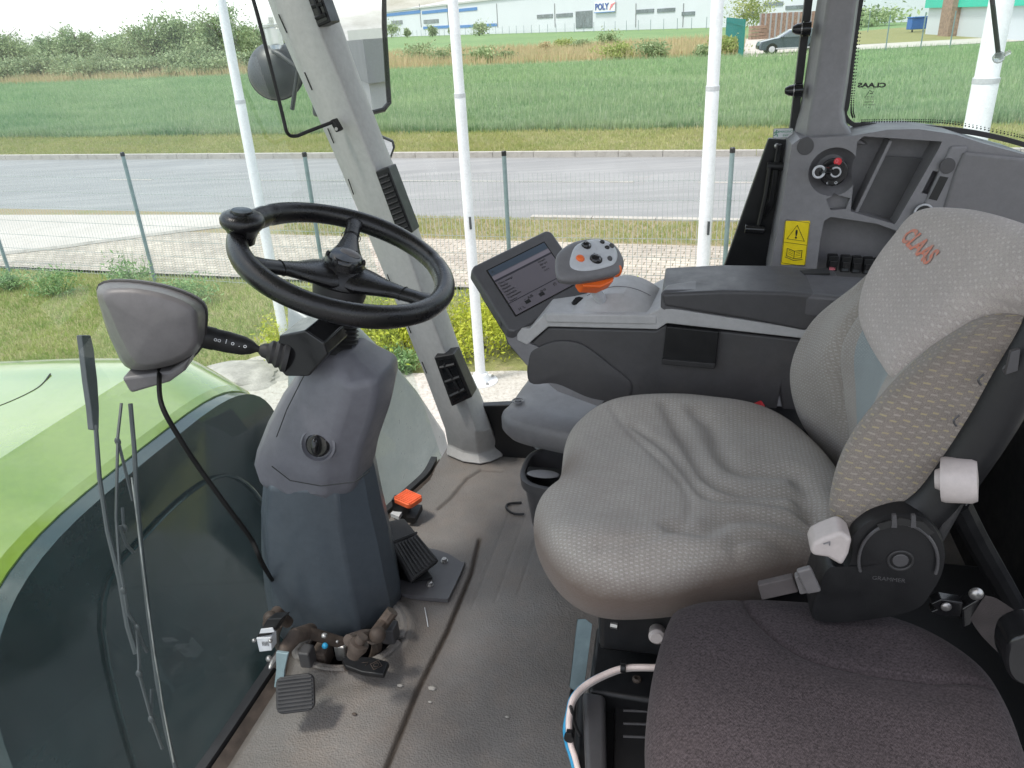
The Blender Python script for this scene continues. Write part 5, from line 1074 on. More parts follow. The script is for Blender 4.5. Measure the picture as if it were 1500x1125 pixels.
P = [pz(x, y, .045) for x, y in ((500, 965), (508, 960), (545, 962), (570, 969), (562, 988), (530, 984), (505, 975))]; mb = MB(); mb.prism(P, UP*-.012); pe = mb.build('pad', 'black_plastic', t, bevel=.003)
mb = MB()
fp2 = Fr(pz(551, 974, .046), P[3]-P[1], UP.cross(P[3]-P[1]));  fp2.n = UP; mb = ringm(fp2, 0, 0, .012, .0008, 0, n=4); mb.add(*(lambda q: (q.v, q.f))(ringm(fp2, 0, 0, .005, .0006, 0, n=12))); mb.tube([fp2.p(-.03, 0), fp2.p(-.018, .004), fp2.p(-.02, -.006)], .0006, 4); mb.build('symbol', 'rusty_steel', pe)
mb = MB(); mb.ell(pz(509, 976, .03), CA*.008, CB*.008, UP*.01); mb.tube([pz(512, 965, .03), pb(522, 955, 1.09)], .007, 8); mb.build('pivot', 'rusty_steel', t)
# accelerator on its floor plate
t = thing('accelerator_pedal', pz(615, 850, .01), 'black ribbed accelerator pedal hinged on a bolted floor plate', 'pedal')
P = [pz(x, y, .012) for x, y in ((560, 800), (640, 805), (676, 823), (680, 826), (660, 870), (648, 877), (583, 868), (560, 850))]; pc = catmull([p for p in P], 3); mb = MB(); mb.prism(pc, UP*-.01); mb.build('floor_plate', 'dark_pad', t, bevel=.002)
TL, TR, BL, BR = pb(556, 765, 1.37), pb(592, 758, 1.42), pz(605, 850, .05), pz(644, 820, .05)
n_ = (TR-TL).cross(BL-TL).normalized(); n_ = n_ if n_.dot(EYE-TL) > 0 else -n_
mb = MB(); mb.prism([TL, TR, BR, BL], -n_*.014); tp = mb.build('treadle', 'black_rubber', t, bevel=.005, seg=3)
mb = MB()
for k in range(8):
    f_ = .08+.84*k/7; a0 = TL.lerp(TR, f_); a1 = BL.lerp(BR, f_); mb.tube([a0.lerp(a1, .42)+n_*.001, a0.lerp(a1, .95)+n_*.001], .0022, 6)
for f_ in (.38, .36): mb.tube([TL.lerp(BL, f_)+n_*.001, TR.lerp(BR, f_)+n_*.001], .0015, 5)
mb.build('rib', 'black_rubber', tp)
mb = MB(); mb.prism([TL-n_*.014, BL-n_*.014, pz(600, 853, .013), pz(582, 845, .013), pz(565, 800, .013)], (TR-TL)*.9); mb.build('housing', 'black_plastic', t, bevel=.004)
for x, y in ((651, 822), (630, 857)):
    q = pz(x, y, .012); mb = MB(); mb.lathe(q, UP, [(.0085, 0), (.0085, .002)], 20); mb.lathe(q+UP*.002, UP, [(.0062, 0), (.0062, .006), (.004, .007)], 6); mb.build('bolt', 'steel', t)
t = thing('orange_pedal', pb(597, 735, 1.62), 'orange ribbed pedal pad beyond the accelerator', 'pedal')
P = [pz(x, y, .07) for x, y in ((571, 729), (592, 713), (622, 724), (605, 746))]; ce = sum(P, Vector())/4; fo_ = Fr(ce, P[2]-P[1]+P[3]-P[0], P[1]-P[0]+P[2]-P[3]); fo_.n = fo_.n if fo_.n.z > 0 else -fo_.n
pad_on(t, fo_, .062, .052, .014, 'orange_red', 8, 'pad', .012)
mb = MB(); mb.box(ce-UP*.035-CA*.02, CA*.02, CB*.012, UP*.03); mb.box(ce-UP*.05+CA*.012, CA*.012, CB*.03, UP*.008); mb.build('bracket', 'black_plastic', t)
mb = MB(); q = pz(583, 752, .03); mb.prism([pz(x, y, .03) for x, y in ((572, 752), (583, 742), (592, 745), (584, 757))], UP*-.01); mb.build('white_shim', 'label_white', t)
# crumbs and straw on the mat
for i, (x, y, s_, lb) in enumerate(((586, 1004, .006, 'small white crumb left of the floor groove'), (633, 1008, .008, 'larger white crumb right of the floor groove'), (630, 1028, .004, 'tiny pale crumb below the larger one'), (743, 1050, .004, 'pale crumb in the middle of the floor mat'), (519, 1046, .005, 'brown dirt crumb beside the nearest pedal'))):
    q = pz(x, y, .003); bm = bmesh.new(); bmesh.ops.create_icosphere(bm, subdivisions=2, radius=1); mb = MB(); mb.add([tuple(q+CA*v.co.x*s_*(1+.3*math.sin(7*v.co.y))+CB*v.co.y*s_*.6+UP*v.co.z*s_*.5) for v in bm.verts], [tuple(v.index for v in f.verts) for f in bm.faces]); bm.free(); tag(mb.build('crumb', 'rock' if i < 4 else 'rusty_steel'), lb, 'crumb')
mb = MB(); mb.tube([pz(622, 890, .003), pz(625, 905, .004), pz(627, 918, .003)], .0011, 5); tag(mb.build('straw', 'label_white'), 'thin piece of dry straw on the mat by the column', 'straw')
mb = MB(); mb.tube(catmull([pz(x, y, .004) for x, y in ((764, 736), (745, 738), (742, 745), (752, 752), (768, 753))], 6, False), .003, 8); tag(mb.build('cable_tie', 'black_plastic'), 'loose black bent strap lying on the mat before the bin', 'strap')

# ================================================================== CONSOLE, TERMINAL, LEVER
CN = 1.42
t = thing('armrest_console', pb(960, 560, CN+.1), 'long grey right hand console with light top trim and side pocket', 'console')
sideo = [(733, 470), (757, 500), (772, 508), (803, 480), (960, 484), (975, 476), (1180, 499), (1168, 560), (1166, 604), (1146, 602), (1143, 575), (1136, 607), (1110, 608), (870, 592), (815, 572), (770, 535), (742, 503)]
mb = MB(); mb.prism([pb(x, y, CN) for x, y in sideo], CB*.19); sd_ = mb.build('side_panel', 'dark_trim', t, bevel=.006, seg=3)
nose = [(735, 478), (734, 474), (745, 503), (772, 535), (816, 573), (878, 596), (905, 560), (780, 505), (757, 492)]
mb = MB(); mb.prism([pb(x, y, CN-.004) for x, y in nose], CB*.15); mb.build('nose', 'mid_trim', t, bevel=.008, seg=3)
rel = catmull([pb(x, y, CN-.002) for x, y in ((776, 560), (775, 520), (790, 507), (815, 499), (840, 500), (860, 508), (895, 535), (925, 562), (915, 586), (868, 584), (815, 562))], 5)
mb = MB(); ce = sum(rel, Vector())/len(rel); mb.loft([rel, [ce+(p-ce)*.975-CB*.0025 for p in rel], [ce+(p-ce)*.95-CB*.003 for p in rel], [ce+(p-ce)*.05-CB*.003 for p in rel]]); mb.build('side_relief', 'dark_trim', sd_)
trim = [(757, 489), (757, 499), (772, 506), (803, 479), (963, 483), (977, 474), (1182, 497), (1190, 484), (970, 450), (945, 462), (800, 457), (775, 482), (762, 480)]
mb = MB(); mb.prism([pb(x, y, CN-.008) for x, y in trim], CB*.19); mb.build('top_trim', 'console_trim', t, bevel=.003)
zt = cabq(pb(800, 457, CN-.008))[2]
def ptop(x, y, dz=0): return pz(x, y, zt+dz)
top = [(798, 459), (962, 462), (1010, 440), (968, 418), (905, 415), (868, 420), (846, 430)]
mb = MB(); mb.prism([ptop(*p) for p in top], UP*-.02); mb.build('top_panel', 'console_trim', t, bevel=.004)
na, nb = pb(759, 497, CN), pb(800, 459, CN); mb = MB(); mb.loft([[na-UP*.012, na, na+CB*.17, na+CB*.17-UP*.012], [nb-UP*.012, nb, nb+CB*.17, nb+CB*.17-UP*.012]]); mb.build('front_ramp', 'console_trim', t, bevel=.003)
# arched quadrant cover beside the lever
f1 = [(838, 455), (868, 437), (905, 433), (945, 443), (958, 452)]; f2 = [(865, 440), (885, 418), (920, 412), (955, 421), (985, 445)]
ra = catmull([ptop(x, y+4, .0) for x, y in f1], 5, False); 
hN = len(ra); mb = MB(); A_r = [ptop(838+(958-838)*i/(hN-1), 457, 0) for i in range(hN)]; tops = [A_r[i]+CB*.03+UP*(.028*math.sin(PI*i/(hN-1))**.8) for i in range(hN)]; far = [A_r[i]+CB*.115+CA*.015+UP*(.04*math.sin(PI*i/(hN-1))**.8) for i in range(hN)]; farb = [p-UP*.06 for p in far]
mb.loft([A_r, tops, far, farb], False, False); mb.build('quadrant_cover', 'console_trim', t, bevel=.002)
mb = MB(); mb.tube([tops[i]+(far[i]-tops[i])*.35+UP*.0005 for i in range(2, hN-2)], .0009, 5); mb.build('seam', 'mid_trim', t)
# armrest pad with lid
pads = [(966, 424), (972, 450), (1182, 488), (1212, 470), (1240, 434)]
at_ = cabq(pb(970, 425, CN-.005))[2]
pt = lambda x, y: pz(x, y, at_)
outl = [(967, 426), (975, 416), (1040, 406), (1110, 399), (1180, 400), (1276, 406), (1262, 428), (1243, 436), (1100, 425)]
mb = MB(); P = [pt(*p) for p in outl]; P2 = catmull(P, 3); mb = MB()
bot = [p-UP*.032 for p in P]
mb.loft([[p for p in P], [p-UP*.045 for p in P]]); ap_ = mb.build('armrest_pad', 'dark_pad', t, bevel=.009, seg=4)
mb = MB(); mb.prism([pb(x, y, CN-.012) for x, y in ((968, 430), (1060, 426), (1150, 428), (1245, 436), (1215, 462), (1180, 486), (1100, 470), (972, 449))], CB*.17); mb.build('armrest_side', 'dark_trim', t, bevel=.007, seg=3)
mb = MB(); q = [pz(x, y, at_+.002) for x, y in ((1172, 396), (1212, 392), (1216, 400), (1178, 401))]; mb.prism(q, UP*-.004); mb.build('finger_slot', 'ink', ap_)
mb = MB(); mb.prism([pb(x, y, CN-.012) for x, y in ((976, 478), (1054, 486), (1048, 540), (970, 532))], CB*.012); pk = mb.build('side_pocket', 'black_plastic', t, bevel=.003)
mb = MB(); mb.prism([pb(x, y, CN-.016) for x, y in ((970, 526), (1048, 533), (1047, 541), (969, 534))], CB*.01); mb.build('pocket_edge', 'black_rubber', pk, bevel=.002)
mb = MB(); mb.tube([pb(893, 545, CN-.001), pb(868, 534, CN-.001)], .001, 4); mb.build('mark', 'mid_trim', sd_)
# plinth below the console
t = thing('console_base', pb(870, 600, 1.6), 'rounded mid grey plinth below the console with a round cap', 'plinth')
zb_ = .30
lw = [(735, 603), (748, 590), (770, 560), (790, 545), (900, 545), (1150, 560), (1180, 640), (1000, 660), (880, 648), (800, 634), (752, 622), (738, 613)]
P = catmull([pz(x, y, zb_+.02) for x, y in lw], 4); ce = sum(P, Vector())/len(P)
mb = MB(); mb.loft([[ce+(p-ce)*.94-UP*.05 for p in P], [ce+(p-ce)*1.0-UP*.035 for p in P], [p-UP*.008 for p in P], [ce+(p-ce)*.985 for p in P], [ce+(p-ce)*.93+UP*.009 for p in P], [ce+(p-ce)*.5+UP*.012 for p in P], [ce+(p-ce)*.02+UP*.012 for p in P]]); mb.build('plinth_top', 'grey_trim', t, ang=50)
f = Fr(pz(759, 587, zb_+.034), CA, CB); f.n = UP; ringm(f, 0, 0, .0135, .0018, 0).build('cap_ring', 'mid_trim', t); disc(f, 0, 0, .0075, -.006, .0015).build('cap', 'dark_trim', t, bevel=.001)
f = Fr(pz(772, 592, zb_+.02), CA, CB)
# bin
t = thing('waste_bin', pz(800, 780, 0), 'dark grey oval bin standing on the floor under the plinth', 'bin')
def ovr(z, sx, sy, cx=-.262, cy=1.47, p=3): return [c(cx+sx*math.copysign(abs(math.cos(a))**(2/p), math.cos(a)), cy+sy*math.copysign(abs(math.sin(a))**(2/p), math.sin(a)), z) for a in [2*PI*k/40 for k in range(40)]]
bx, by = cabq(pz(768, 660, .27))[0]+.11, 1.45
mb = MB(); mb.loft([ovr(.0, .045, .05, bx, by), ovr(.10, .052, .056, bx, by), ovr(.12, .088, .075, bx, by), ovr(.225, .1, .085, bx, by), ovr(.228, .108, .092, bx, by), ovr(.25, .109, .093, bx, by), ovr(.252, .104, .088, bx, by), ovr(.25, .098, .082, bx, by), ovr(.15, .09, .07, bx, by)]); mb.build('body', 'dark_trim', t, ang=50)
mb = MB(); mb.loft([ovr(.20, .094, .078, bx, by), ovr(.202, .01, .01, bx, by)]); mb.box(c(bx-.055, by-.02, .245), CA*.04, CB*.018, UP*.004); mb.box(c(bx+.03, by-.03, .24), CA*.035, CB*.02, UP*.02); mb.build('insert', 'black_plastic', t, bevel=.002)
mb = MB(); mb.ell(c(bx-.055, by-.035, .252), CA*.036, CB*.016, UP*.004); mb.build('latch', 'mid_trim', t)

# terminal
TLm, TRm, BLm = pd(687, 392, 1.60), pd(805, 334, 1.68), pd(748, 489, 1.535)
ft = Fr((TRm+BLm)/2, TRm-TLm, TLm-BLm); ft.n = ft.n if ft.n.dot(EYE-ft.o) > 0 else -ft.n; ft.y = ft.n.cross(ft.x)
if ft.y.dot(TLm-BLm) < 0: ft.y = -ft.y
Wm, Hm = (TRm-TLm).length, (BLm-TLm).length
t = thing('terminal', ft.p(0, -Hm/2, 0), 'tilted dark grey touch terminal showing a menu list', 'terminal')
sk = ft.q(TLm)[0]+Wm/2
def mp2(u, v): return (u*Wm/2+sk*(v), v*Hm/2)
q4 = [ft.q(p)[:2] for p in (TLm, TRm)]; q4 += [(ft.q(BLm)[0]+Wm, ft.q(BLm)[1]), ft.q(BLm)[:2]]
QC = [Vector(p+(0,)) for p in q4]
def bl(u, v): return (QC[0].lerp(QC[1], u)).lerp(QC[3].lerp(QC[2], u), v)   # u to the right, v down, 0..1
def rpl(u0, u1, v0, v1, w0, w1): return plate(ft, [tuple(bl(u, v))[:2] for u, v in ((u0, v1), (u1, v1), (u1, v0), (u0, v0))], w0, w1)
def chq(k=.07): return [tuple(bl(u, v))[:2] for u, v in ((k, 0), (1-k, 0), (1, k), (1, 1-k), (1-k, 1), (k, 1), (0, 1-k), (0, k))]
bz = plate(ft, chq(.05), -.03, 0).build('housing', 'mid_trim', t, bevel=.006, seg=3); bz.data.materials[0] = MT['dark_pad']
plate(ft, [(u*.9-.003, v*.86-.012) for u, v in chq(.12)], -.055, -.028).build('rear_shell', 'black_plastic', t, bevel=.006)
rpl(.135, .86, .135, .845, -.001, .0012).build('screen_frame', 'black_gloss', t, bevel=.001)
scr = rpl(.15, .845, .155, .83, .001, .0018).build('screen', 'screen_grey', t, smooth=False)
for a, b_, mat in (((.15, .845, .155, .245), 0, 'screen_blue'), ((.15, .845, .255, .31), 0, 'screen_light'), ((.15, .845, .31, .335), 0, 'screen_dark'), ((.15, .845, .655, .665), 0, 'screen_dark')): rpl(*a, .0017, .0021).build('menu_bar', mat, scr, smooth=False)
mb = MB()
def lettering(u, v, s, size): 
    q = bl(u, v); f = Fr(ft.p(q.x, q.y, .0022), ft.p(*tuple(bl(1, v))[:2])-ft.p(*tuple(bl(0, v))[:2]), ft.y); f.n = ft.n; f.y = ft.n.cross(f.x); f.y = f.y if f.y.dot(ft.y) > 0 else -f.y
    m_ = textmb(f, s, size, 0, 0, .0001, .0001, align='LEFT'); mb.add(m_.v, m_.f)
for k, s in enumerate(('Menu settings', 'Display', 'Machine', 'Implement', 'Hydraulics', 'Transmission', 'Service')): lettering(.17, .375+k*.044, s, .0062)
for k, s in enumerate(('0.0 km/h', '850 rpm', '0 ha', '12.4 V')): lettering(.66, .36+k*.045, s, .0055)
lettering(.17, .2, 'A', .009); lettering(.3, .71, '~  A/B', .009); lettering(.5, .71, 'o-o', .010); lettering(.66, .71, '(!)  (P)', .009); lettering(.2, .79, 'H  L', .009); mb.build('screen_text', 'ink', scr, smooth=False)
mb = MB(); q = bl(.22, .30); 
for u in (.33, .5): q = bl(u, .75); mb.box(ft.p(q.x, q.y, .0022), ft.x*.006, ft.y*.004, ft.n*.0002)
mb.build('icon', 'ink', scr, smooth=False)
mb = MB(); a0 = ft.p(*tuple(bl(.7, .9))[:2], -.03); mb.tube([a0, a0-ft.n*.05-UP*.03, ptop(850, 445)], .016, 12); mb.build('arm', 'black_plastic', t)

# control lever
JC = pd(866, 388, 1.44); jx = (pd(908, 394, 1.46)-pd(818, 384, 1.43)).normalized(); jn0 = (EYE-JC).normalized()*.62+UP*.75; jn0 = (jn0-jx*jn0.dot(jx)).normalized(); fj = Fr(JC, jx, jn0.cross(jx)); 
if fj.n.dot(jn0) < 0: fj.n = -fj.n
fj.y = fj.n.cross(fj.x)
t = thing('control_lever', JC-UP*.11, 'multifunction lever with pale button face and orange collar', 'joystick')
out = [fj.pk(x, y) for x, y in ((813, 392), (817, 372), (840, 356), (875, 351), (900, 360), (913, 382), (910, 398), (893, 405), (862, 411), (832, 413), (817, 408))]
mb = pillow(fj, out, .013, .022, 16, 66, 4); mb.uv = None; mb.soil = None; mb.build('grip', 'grey_trim', t, ang=60)
inn = [fj.pk(x, y) for x, y in ((829, 387), (839, 365), (865, 355), (890, 359), (903, 374), (900, 392), (882, 400), (852, 405), (832, 401))]
mb = pillow(fj, inn, .0160, .004, 12, 54, 10); mb.uv = None; mb.soil = None; fp_ = mb.build('button_face', 'silver_plate', t, ang=60)
def jb(x, y, rx, ry, h, mat, name='button'):
    u, v = fj.pk(x, y); mb = MB(); mb.ell(fj.p(u, v, .0155), fj.x*rx, fj.y*ry, fj.n*h, 20, 10); return mb.build(name, mat, fp_)
jb(846, 387, .0085, .0085, .006, 'orange'); jb(855, 368, .0095, .0095, .008, 'black_gloss', 'thumb_pad'); jb(869, 388, .0125, .0115, .008, 'black_gloss', 'thumb_pad'); jb(889, 387, .005, .006, .005, 'dark_trim'); jb(878, 363, .005, .0045, .005, 'black_gloss'); jb(885, 371, .005, .0045, .005, 'black_gloss'); jb(892, 368, .005, .006, .004, 'dark_trim')
for x, y in ((852, 366), (858, 371), (865, 384), (873, 391)):
    u, v = fj.pk(x, y); mb = MB(); mb.ell(fj.p(u, v, .023), fj.x*.002, fj.y*.003, fj.n*.001, 8, 6); mb.build('icon', 'mid_trim', fp_)
mb = MB(); P = [fj.p(*fj.pk(x, y), -.012) for x, y in ((851, 402), (905, 393), (902, 406), (884, 414), (858, 413))]; mb.prism(P, -fj.n*.028+fj.y*.006); mb.build('orange_collar', 'orange', t, bevel=.004, seg=3)
mb = MB(); mb.ell(fj.p(*fj.pk(904, 393), -.005), fj.x*.011, fj.y*.014, fj.n*.014); mb.build('side_button', 'orange', t)
mb = MB(); mb.tube([JC-fj.n*.03, ptop(880, 438, .02), ptop(884, 446, -.01)], .011, 12); mb.build('stem', 'silver_plate', t)
mb = MB(); mb.prism([ptop(x, y, .003) for x, y in ((868, 427), (905, 424), (908, 440), (872, 443))], UP*-.03); mb.build('slot', 'ink', t)

# ================================================================== DRIVER SEAT
SEAT = thing('driver_seat', c(.05, 1.05, .1), 'light grey fabric driver seat with yellow dashed bolsters and orange logo', 'driver seat')
fc_ = Fr(c(0.03, 1.06, .445), CA, CB); fc_.n = UP
def op_(x, y, z): q = fc_.q(pz(x, y, z)); return (q[0], q[1])
so = [(828, 642, .47), (850, 617, .475), (900, 592, .48), (960, 580, .48), (1020, 579, .48), (1090, 592, .48), (1150, 616, .48), (1205, 650, .48), (1240, 690, .48), (1250, 740, .46), (1240, 800, .44), (1180, 848, .42), (1110, 880, .41), (1030, 903, .40), (950, 913, .40), (880, 913, .40), (835, 893, .405), (803, 858, .41), (784, 810, .42), (786, 768, .43), (808, 728, .455), (820, 690, .47)]
zt_ = .505
def cp(pts, z=zt_): return [(q.x, q.y) for q in catmull([Vector(fc_.q(pz(x, y, z))[:2]+(0,)) for x, y in pts], 6, False)]
gr = [(cp([(1020, 608), (1045, 628), (1056, 655), (1078, 678), (1120, 684), (1160, 687), (1175, 700), (1195, 735)]), .016, .011),
      (cp([(975, 600), (1003, 640), (1022, 672), (1045, 698), (1083, 712), (1130, 714), (1165, 717), (1185, 740)]), .014, .011),
      (cp([(930, 625), (975, 655), (1000, 680), (1030, 718), (1060, 727), (1100, 727), (1150, 732), (1190, 745)]), .010, .007),
      (cp([(985, 775), (1030, 779), (1052, 765), (1068, 754), (1110, 752), (1160, 756), (1200, 757)]), .016, .011),
      (cp([(1075, 795), (1083, 786), (1115, 778), (1160, 780), (1205, 782)]), .011, .008),
      (cp([(895, 600), (930, 640), (985, 690), (1010, 730), (1000, 770), (940, 800), (860, 800)]), .008, .003)]
def topf(X, Y):
    side = np.exp(-((Y-(-.20))/.05)**2)*.016+np.exp(-((Y-.22)/.05)**2)*.014
    mid = -.010*np.exp(-((X-.08)/.12)**2-((Y)/.12)**2)
    wr = .0008*np.sin(30*X+5*np.sin(11*Y))*np.sin(21*Y+5*X)
    return side+mid+wr
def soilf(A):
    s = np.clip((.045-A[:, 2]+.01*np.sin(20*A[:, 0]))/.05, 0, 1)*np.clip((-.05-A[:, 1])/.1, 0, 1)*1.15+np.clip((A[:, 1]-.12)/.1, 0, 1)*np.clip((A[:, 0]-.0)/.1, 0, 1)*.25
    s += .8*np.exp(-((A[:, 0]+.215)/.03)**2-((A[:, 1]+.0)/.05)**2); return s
mb = pillow(fc_, [op_(*p) for p in so], .062, .075, 110, 352, 9.0, topf, gr, soilf); cus = mb.build('cushion', 'seat_fabric', SEAT, ang=180)
# piping around the cushion
# backrest: curved surface through a control grid
bc = [
 [(1262, 800, .80), (1226, 792, .80), (1236, 762, .90), (1262, 735, 1.04), (1262, 705, 1.18), (1236, 692, 1.27), (1246, 692, 1.30)],
 [(1308, 750, .795), (1223, 735, .80), (1244, 700, .90), (1275, 655, 1.04), (1248, 635, 1.18), (1204, 645, 1.27), (1197, 645, 1.31)],
 [(1362, 692, .795), (1246, 664, .80), (1268, 628, .90), (1284, 595, 1.04), (1240, 575, 1.18), (1180, 598, 1.28), (1171, 597, 1.32)],
 [(1415, 625, .795), (1300, 595, .80), (1302, 568, .90), (1292, 535, 1.04), (1236, 512, 1.18), (1175, 545, 1.28), (1164, 535, 1.32)],
 [(1462, 550, .795), (1368, 534, .80), (1356, 508, .90), (1312, 478, 1.04), (1262, 462, 1.18), (1208, 480, 1.28), (1194, 472, 1.32)],
 [(1515, 478, .80), (1445, 474, .81), (1430, 445, .90), (1352, 405, 1.04), (1312, 395, 1.18), (1274, 418, 1.25), (1264, 414, 1.28)],
 [(1600, 420, .82), (1560, 412, .83), (1510, 375, .90), (1430, 335, 1.04), (1380, 325, 1.16), (1345, 345, 1.18), (1328, 352, 1.2)]]
ctrl = []
for r_ in bc:
    P = [pb(*p) for p in r_]
    near = P[0]+CA*.035+CB*.02; nearb = P[0]+CA*.06+CB*.06; far_ = P[-1]+CA*.05-CB*.01; farb = P[-1]+CA*.10-CB*.06
    ctrl.append([nearb, near]+P+[far_, farb])
gsf = gridsurf(ctrl, 12, 16)
# round the horizontal seams of the lumbar panel
mb = sheet(gsf); V = np.array([tuple(p) for p in mb.v])
Vc = np.column_stack([V@np.array(CA), V@np.array(CB), V[:, 2]-FZ])
mb.soil = np.clip((.66-Vc[:, 2])/.15, 0, 1)*.35*(Vc[:, 1] < .9)
for pl in ([(1200, 470), (1232, 520), (1258, 565), (1262, 610)], [(1195, 540), (1230, 575), (1250, 600), (1248, 650)], [(1258, 420), (1272, 480), (1285, 540), (1290, 560)]):
    Q = [pb(x, y, 1.2) for x, y in catmull_px(pl)] if False else [pb(q.x, q.y, 1.2) for q in catmull([Vector((x, y, 0)) for x, y in pl], 8, False)]
    T_ = np.array([EYE])
    # carve by viewing-independent distance in the (lateral, height) plane
    L2 = [((q@CB if False else q.dot(CB)), q.z-FZ) for q in Q]; d = segdist(Vc[:, 1:3], L2); f_ = .012*np.exp(-(d/.010)**2)*(Vc[:, 1] > 1.02)
    V = V+np.outer(f_, np.array(CA*.9-UP*.3))
mb.v = [tuple(p) for p in V]
br = mb.build('backrest', 'bolster_fabric', SEAT, ang=180); br.data.materials.append(MT['seat_fabric']); br.data.materials.append(MT['insert_fabric'])
me = br.data; nx_ = len(gsf[0])
nu = nx_
for i, p_ in enumerate(me.polygons):
    vi = p_.vertices[0] % nu
    if vi > 12*3.6: p_.material_index = 2 if 12*4.3 < vi < 12*5.6 else 1
sol = br.modifiers.new('s', 'SOLIDIFY'); sol.thickness = .004
# pale blue grey centre strip
# back shell
mb = MB(); rows_ = []
for r_ in ctrl: rows_.append([r_[0], r_[1]+CA*.02, r_[4]+CA*.11, r_[6]+CA*.12, r_[9]+CA*.04, r_[10]])
mb.loft(rows_, False, False); bs = mb.build('back_shell', 'black_plastic', SEAT, ang=60)
# headrest patch
P1 = pb(1314, 550, .90); ud = (UP*math.cos(.46)+CA*math.sin(.46)).normalized(); fh = Fr(P1, -CB, ud); fh.n = fh.n if fh.n.dot(-CA) > 0 else -fh.n
ho = [(1325, 345), (1346, 320), (1368, 309), (1400, 307), (1440, 311), (1500, 328), (1570, 360), (1620, 400), (1570, 428), (1500, 447), (1472, 452), (1427, 474), (1383, 506), (1336, 542), (1312, 556), (1294, 535), (1276, 500), (1267, 472), (1270, 442), (1282, 407), (1302, 374)]
hm = pillow(fh, [fh.pk(x, y) for x, y in ho], .030, .10, 50, 240, 6, lambda X, Y: -.006*np.exp(-(X/.12)**2)+.001*np.sin(40*X+20*Y), ())
hm.soil = np.zeros(len(hm.v)); hr = hm.build('headrest', 'headrest_fabric', SEAT, ang=180)
bvh = BVHTree.FromPolygons([Vector(v) for v in hm.v], hm.f)
a0, a1, a2 = [fh.p(*fh.pk(x, y)) for x, y in ((1349, 366), (1385, 404), (1369.5, 347))]
W_, H2 = (a1-a0).length, (a2-a0).length
tm = textmb(Fr((0, 0, 0), (1, 0, 0), (0, 1, 0)), 'CLAAS', 1.0, 0, 0, 0, .0, bold=.035, align='LEFT'); xs_ = [v[0] for v in tm.v]; ys_ = [v[1] for v in tm.v]; mb = MB(); vs = []
bmm = bmesh.new(); [bmm.verts.new(v) for v in tm.v]; bmm.verts.ensure_lookup_table()
for f_ in tm.f:
    try: bmm.faces.new([bmm.verts[i] for i in f_])
    except Exception: pass
bmesh.ops.triangulate(bmm, faces=bmm.faces); bmesh.ops.subdivide_edges(bmm, edges=bmm.edges, cuts=2); bmm.verts.index_update()
for v in bmm.verts:
    u_ = (v.co.x-min(xs_))/(max(xs_)-min(xs_)); w_ = (v.co.y-min(ys_))/(max(ys_)-min(ys_)); q = a0+(a1-a0)*u_+(a2-a0)*w_
    h = bvh.ray_cast(q+fh.n*.3, -fh.n); vs.append((h[0] if h[0] is not None else q)+fh.n*.0012)
mb.add(vs, [tuple(x.index for x in f_.verts) for f_ in bmm.faces]); bmm.free(); mb.build('logo', 'worn_orange_print', hr, smooth=False)
# pale centre insert between bolsters
mb = MB(); P = [(1268, 470, 1.10), (1285, 505, 1.09), (1308, 548, 1.06), (1314, 556, 1.04), (1300, 590, 1.02), (1280, 640, 1.0), (1262, 690, .97), (1252, 715, .96), (1250, 690, 1.02), (1266, 600, 1.06), (1270, 540, 1.09)]
# frame arm, recliner, lever, knob
mb = MB(); rings = []
for x, y, w_, d_ in ((1296, 765, .03, .03), (1335, 752, .030, .032), (1372, 725, .028, .032), (1412, 672, .026, .03), (1452, 610, .025, .028), (1492, 540, .024, .026), (1545, 470, .023, .024), (1620, 400, .022, .022)):
    rings.append((pb(x, y, .80), w_, d_))
path = [r_[0] for r_ in rings]; mb.tube(catmull(path, 6, False), [.027]*(6*(len(path)-1)+1), 16); mb.build('back_frame', 'black_plastic', SEAT)
mb = MB(); mb.tube(catmull([pb(1370, 790, .79), pb(1400, 735, .785), pb(1440, 660, .785), pb(1478, 580, .785), pb(1530, 500, .79)], 6, False), .008, 8); mb.build('cover_welt', 'black_rubber', SEAT)
RC = [(1247, 781), (1262, 764), (1284, 752), (1320, 745), (1352, 752), (1372, 772), (1384, 803), (1381, 833), (1366, 862), (1340, 890), (1270, 905), (1190, 905), (1199, 850), (1214, 826), (1236, 830), (1246, 808)]
P = catmull([pb(x, y, .775) for x, y in RC], 4); ce = sum(P, Vector())/len(P); mb = MB(); mb.loft([[p+CB*.06 for p in P], P, [ce+(p-ce)*.97-CB*.006 for p in P], [ce+(p-ce)*.6-CB*.008 for p in P], [ce+(p-ce)*.02-CB*.008 for p in P]]); rc_ = mb.build('recliner_cover', 'black_plastic', SEAT, ang=40)
mb = MB(); arcp = [pb(1316+58*math.cos(math.radians(a)), 822-58*math.sin(math.radians(a))*.95, .764) for a in range(-20, 200, 8)]; mb.tube(arcp, .0018, 6); mb.build('cover_edge', 'dark_trim', rc_)
fq_ = Fr(pb(1319, 821, .7665), CA, UP); fq_.n = -CB; fq_.y = UP; ringm(fq_, 0, 0, .0125, .0016, 0).build('cap_ring', 'black_rubber', rc_); disc(fq_, 0, 0, .0085, -.003, .001).build('cap', 'dark_trim', rc_, bevel=.001)
textmb(Fr(fq_.p(-.008, -.028), CA, UP), 'GRAMMER', .0075, 0, 0, -.0008, .0004).build('moulded_text', 'dark_trim', rc_, smooth=False)
mb = MB(); P = [pb(x, y, .755) for x, y in ((1284, 768), (1318, 758), (1352, 764), (1368, 780), (1360, 784), (1346, 772), (1318, 768), (1290, 776))]; mb.prism(P, -CB*.001); mb.build('hinge_gap', 'ink', rc_)
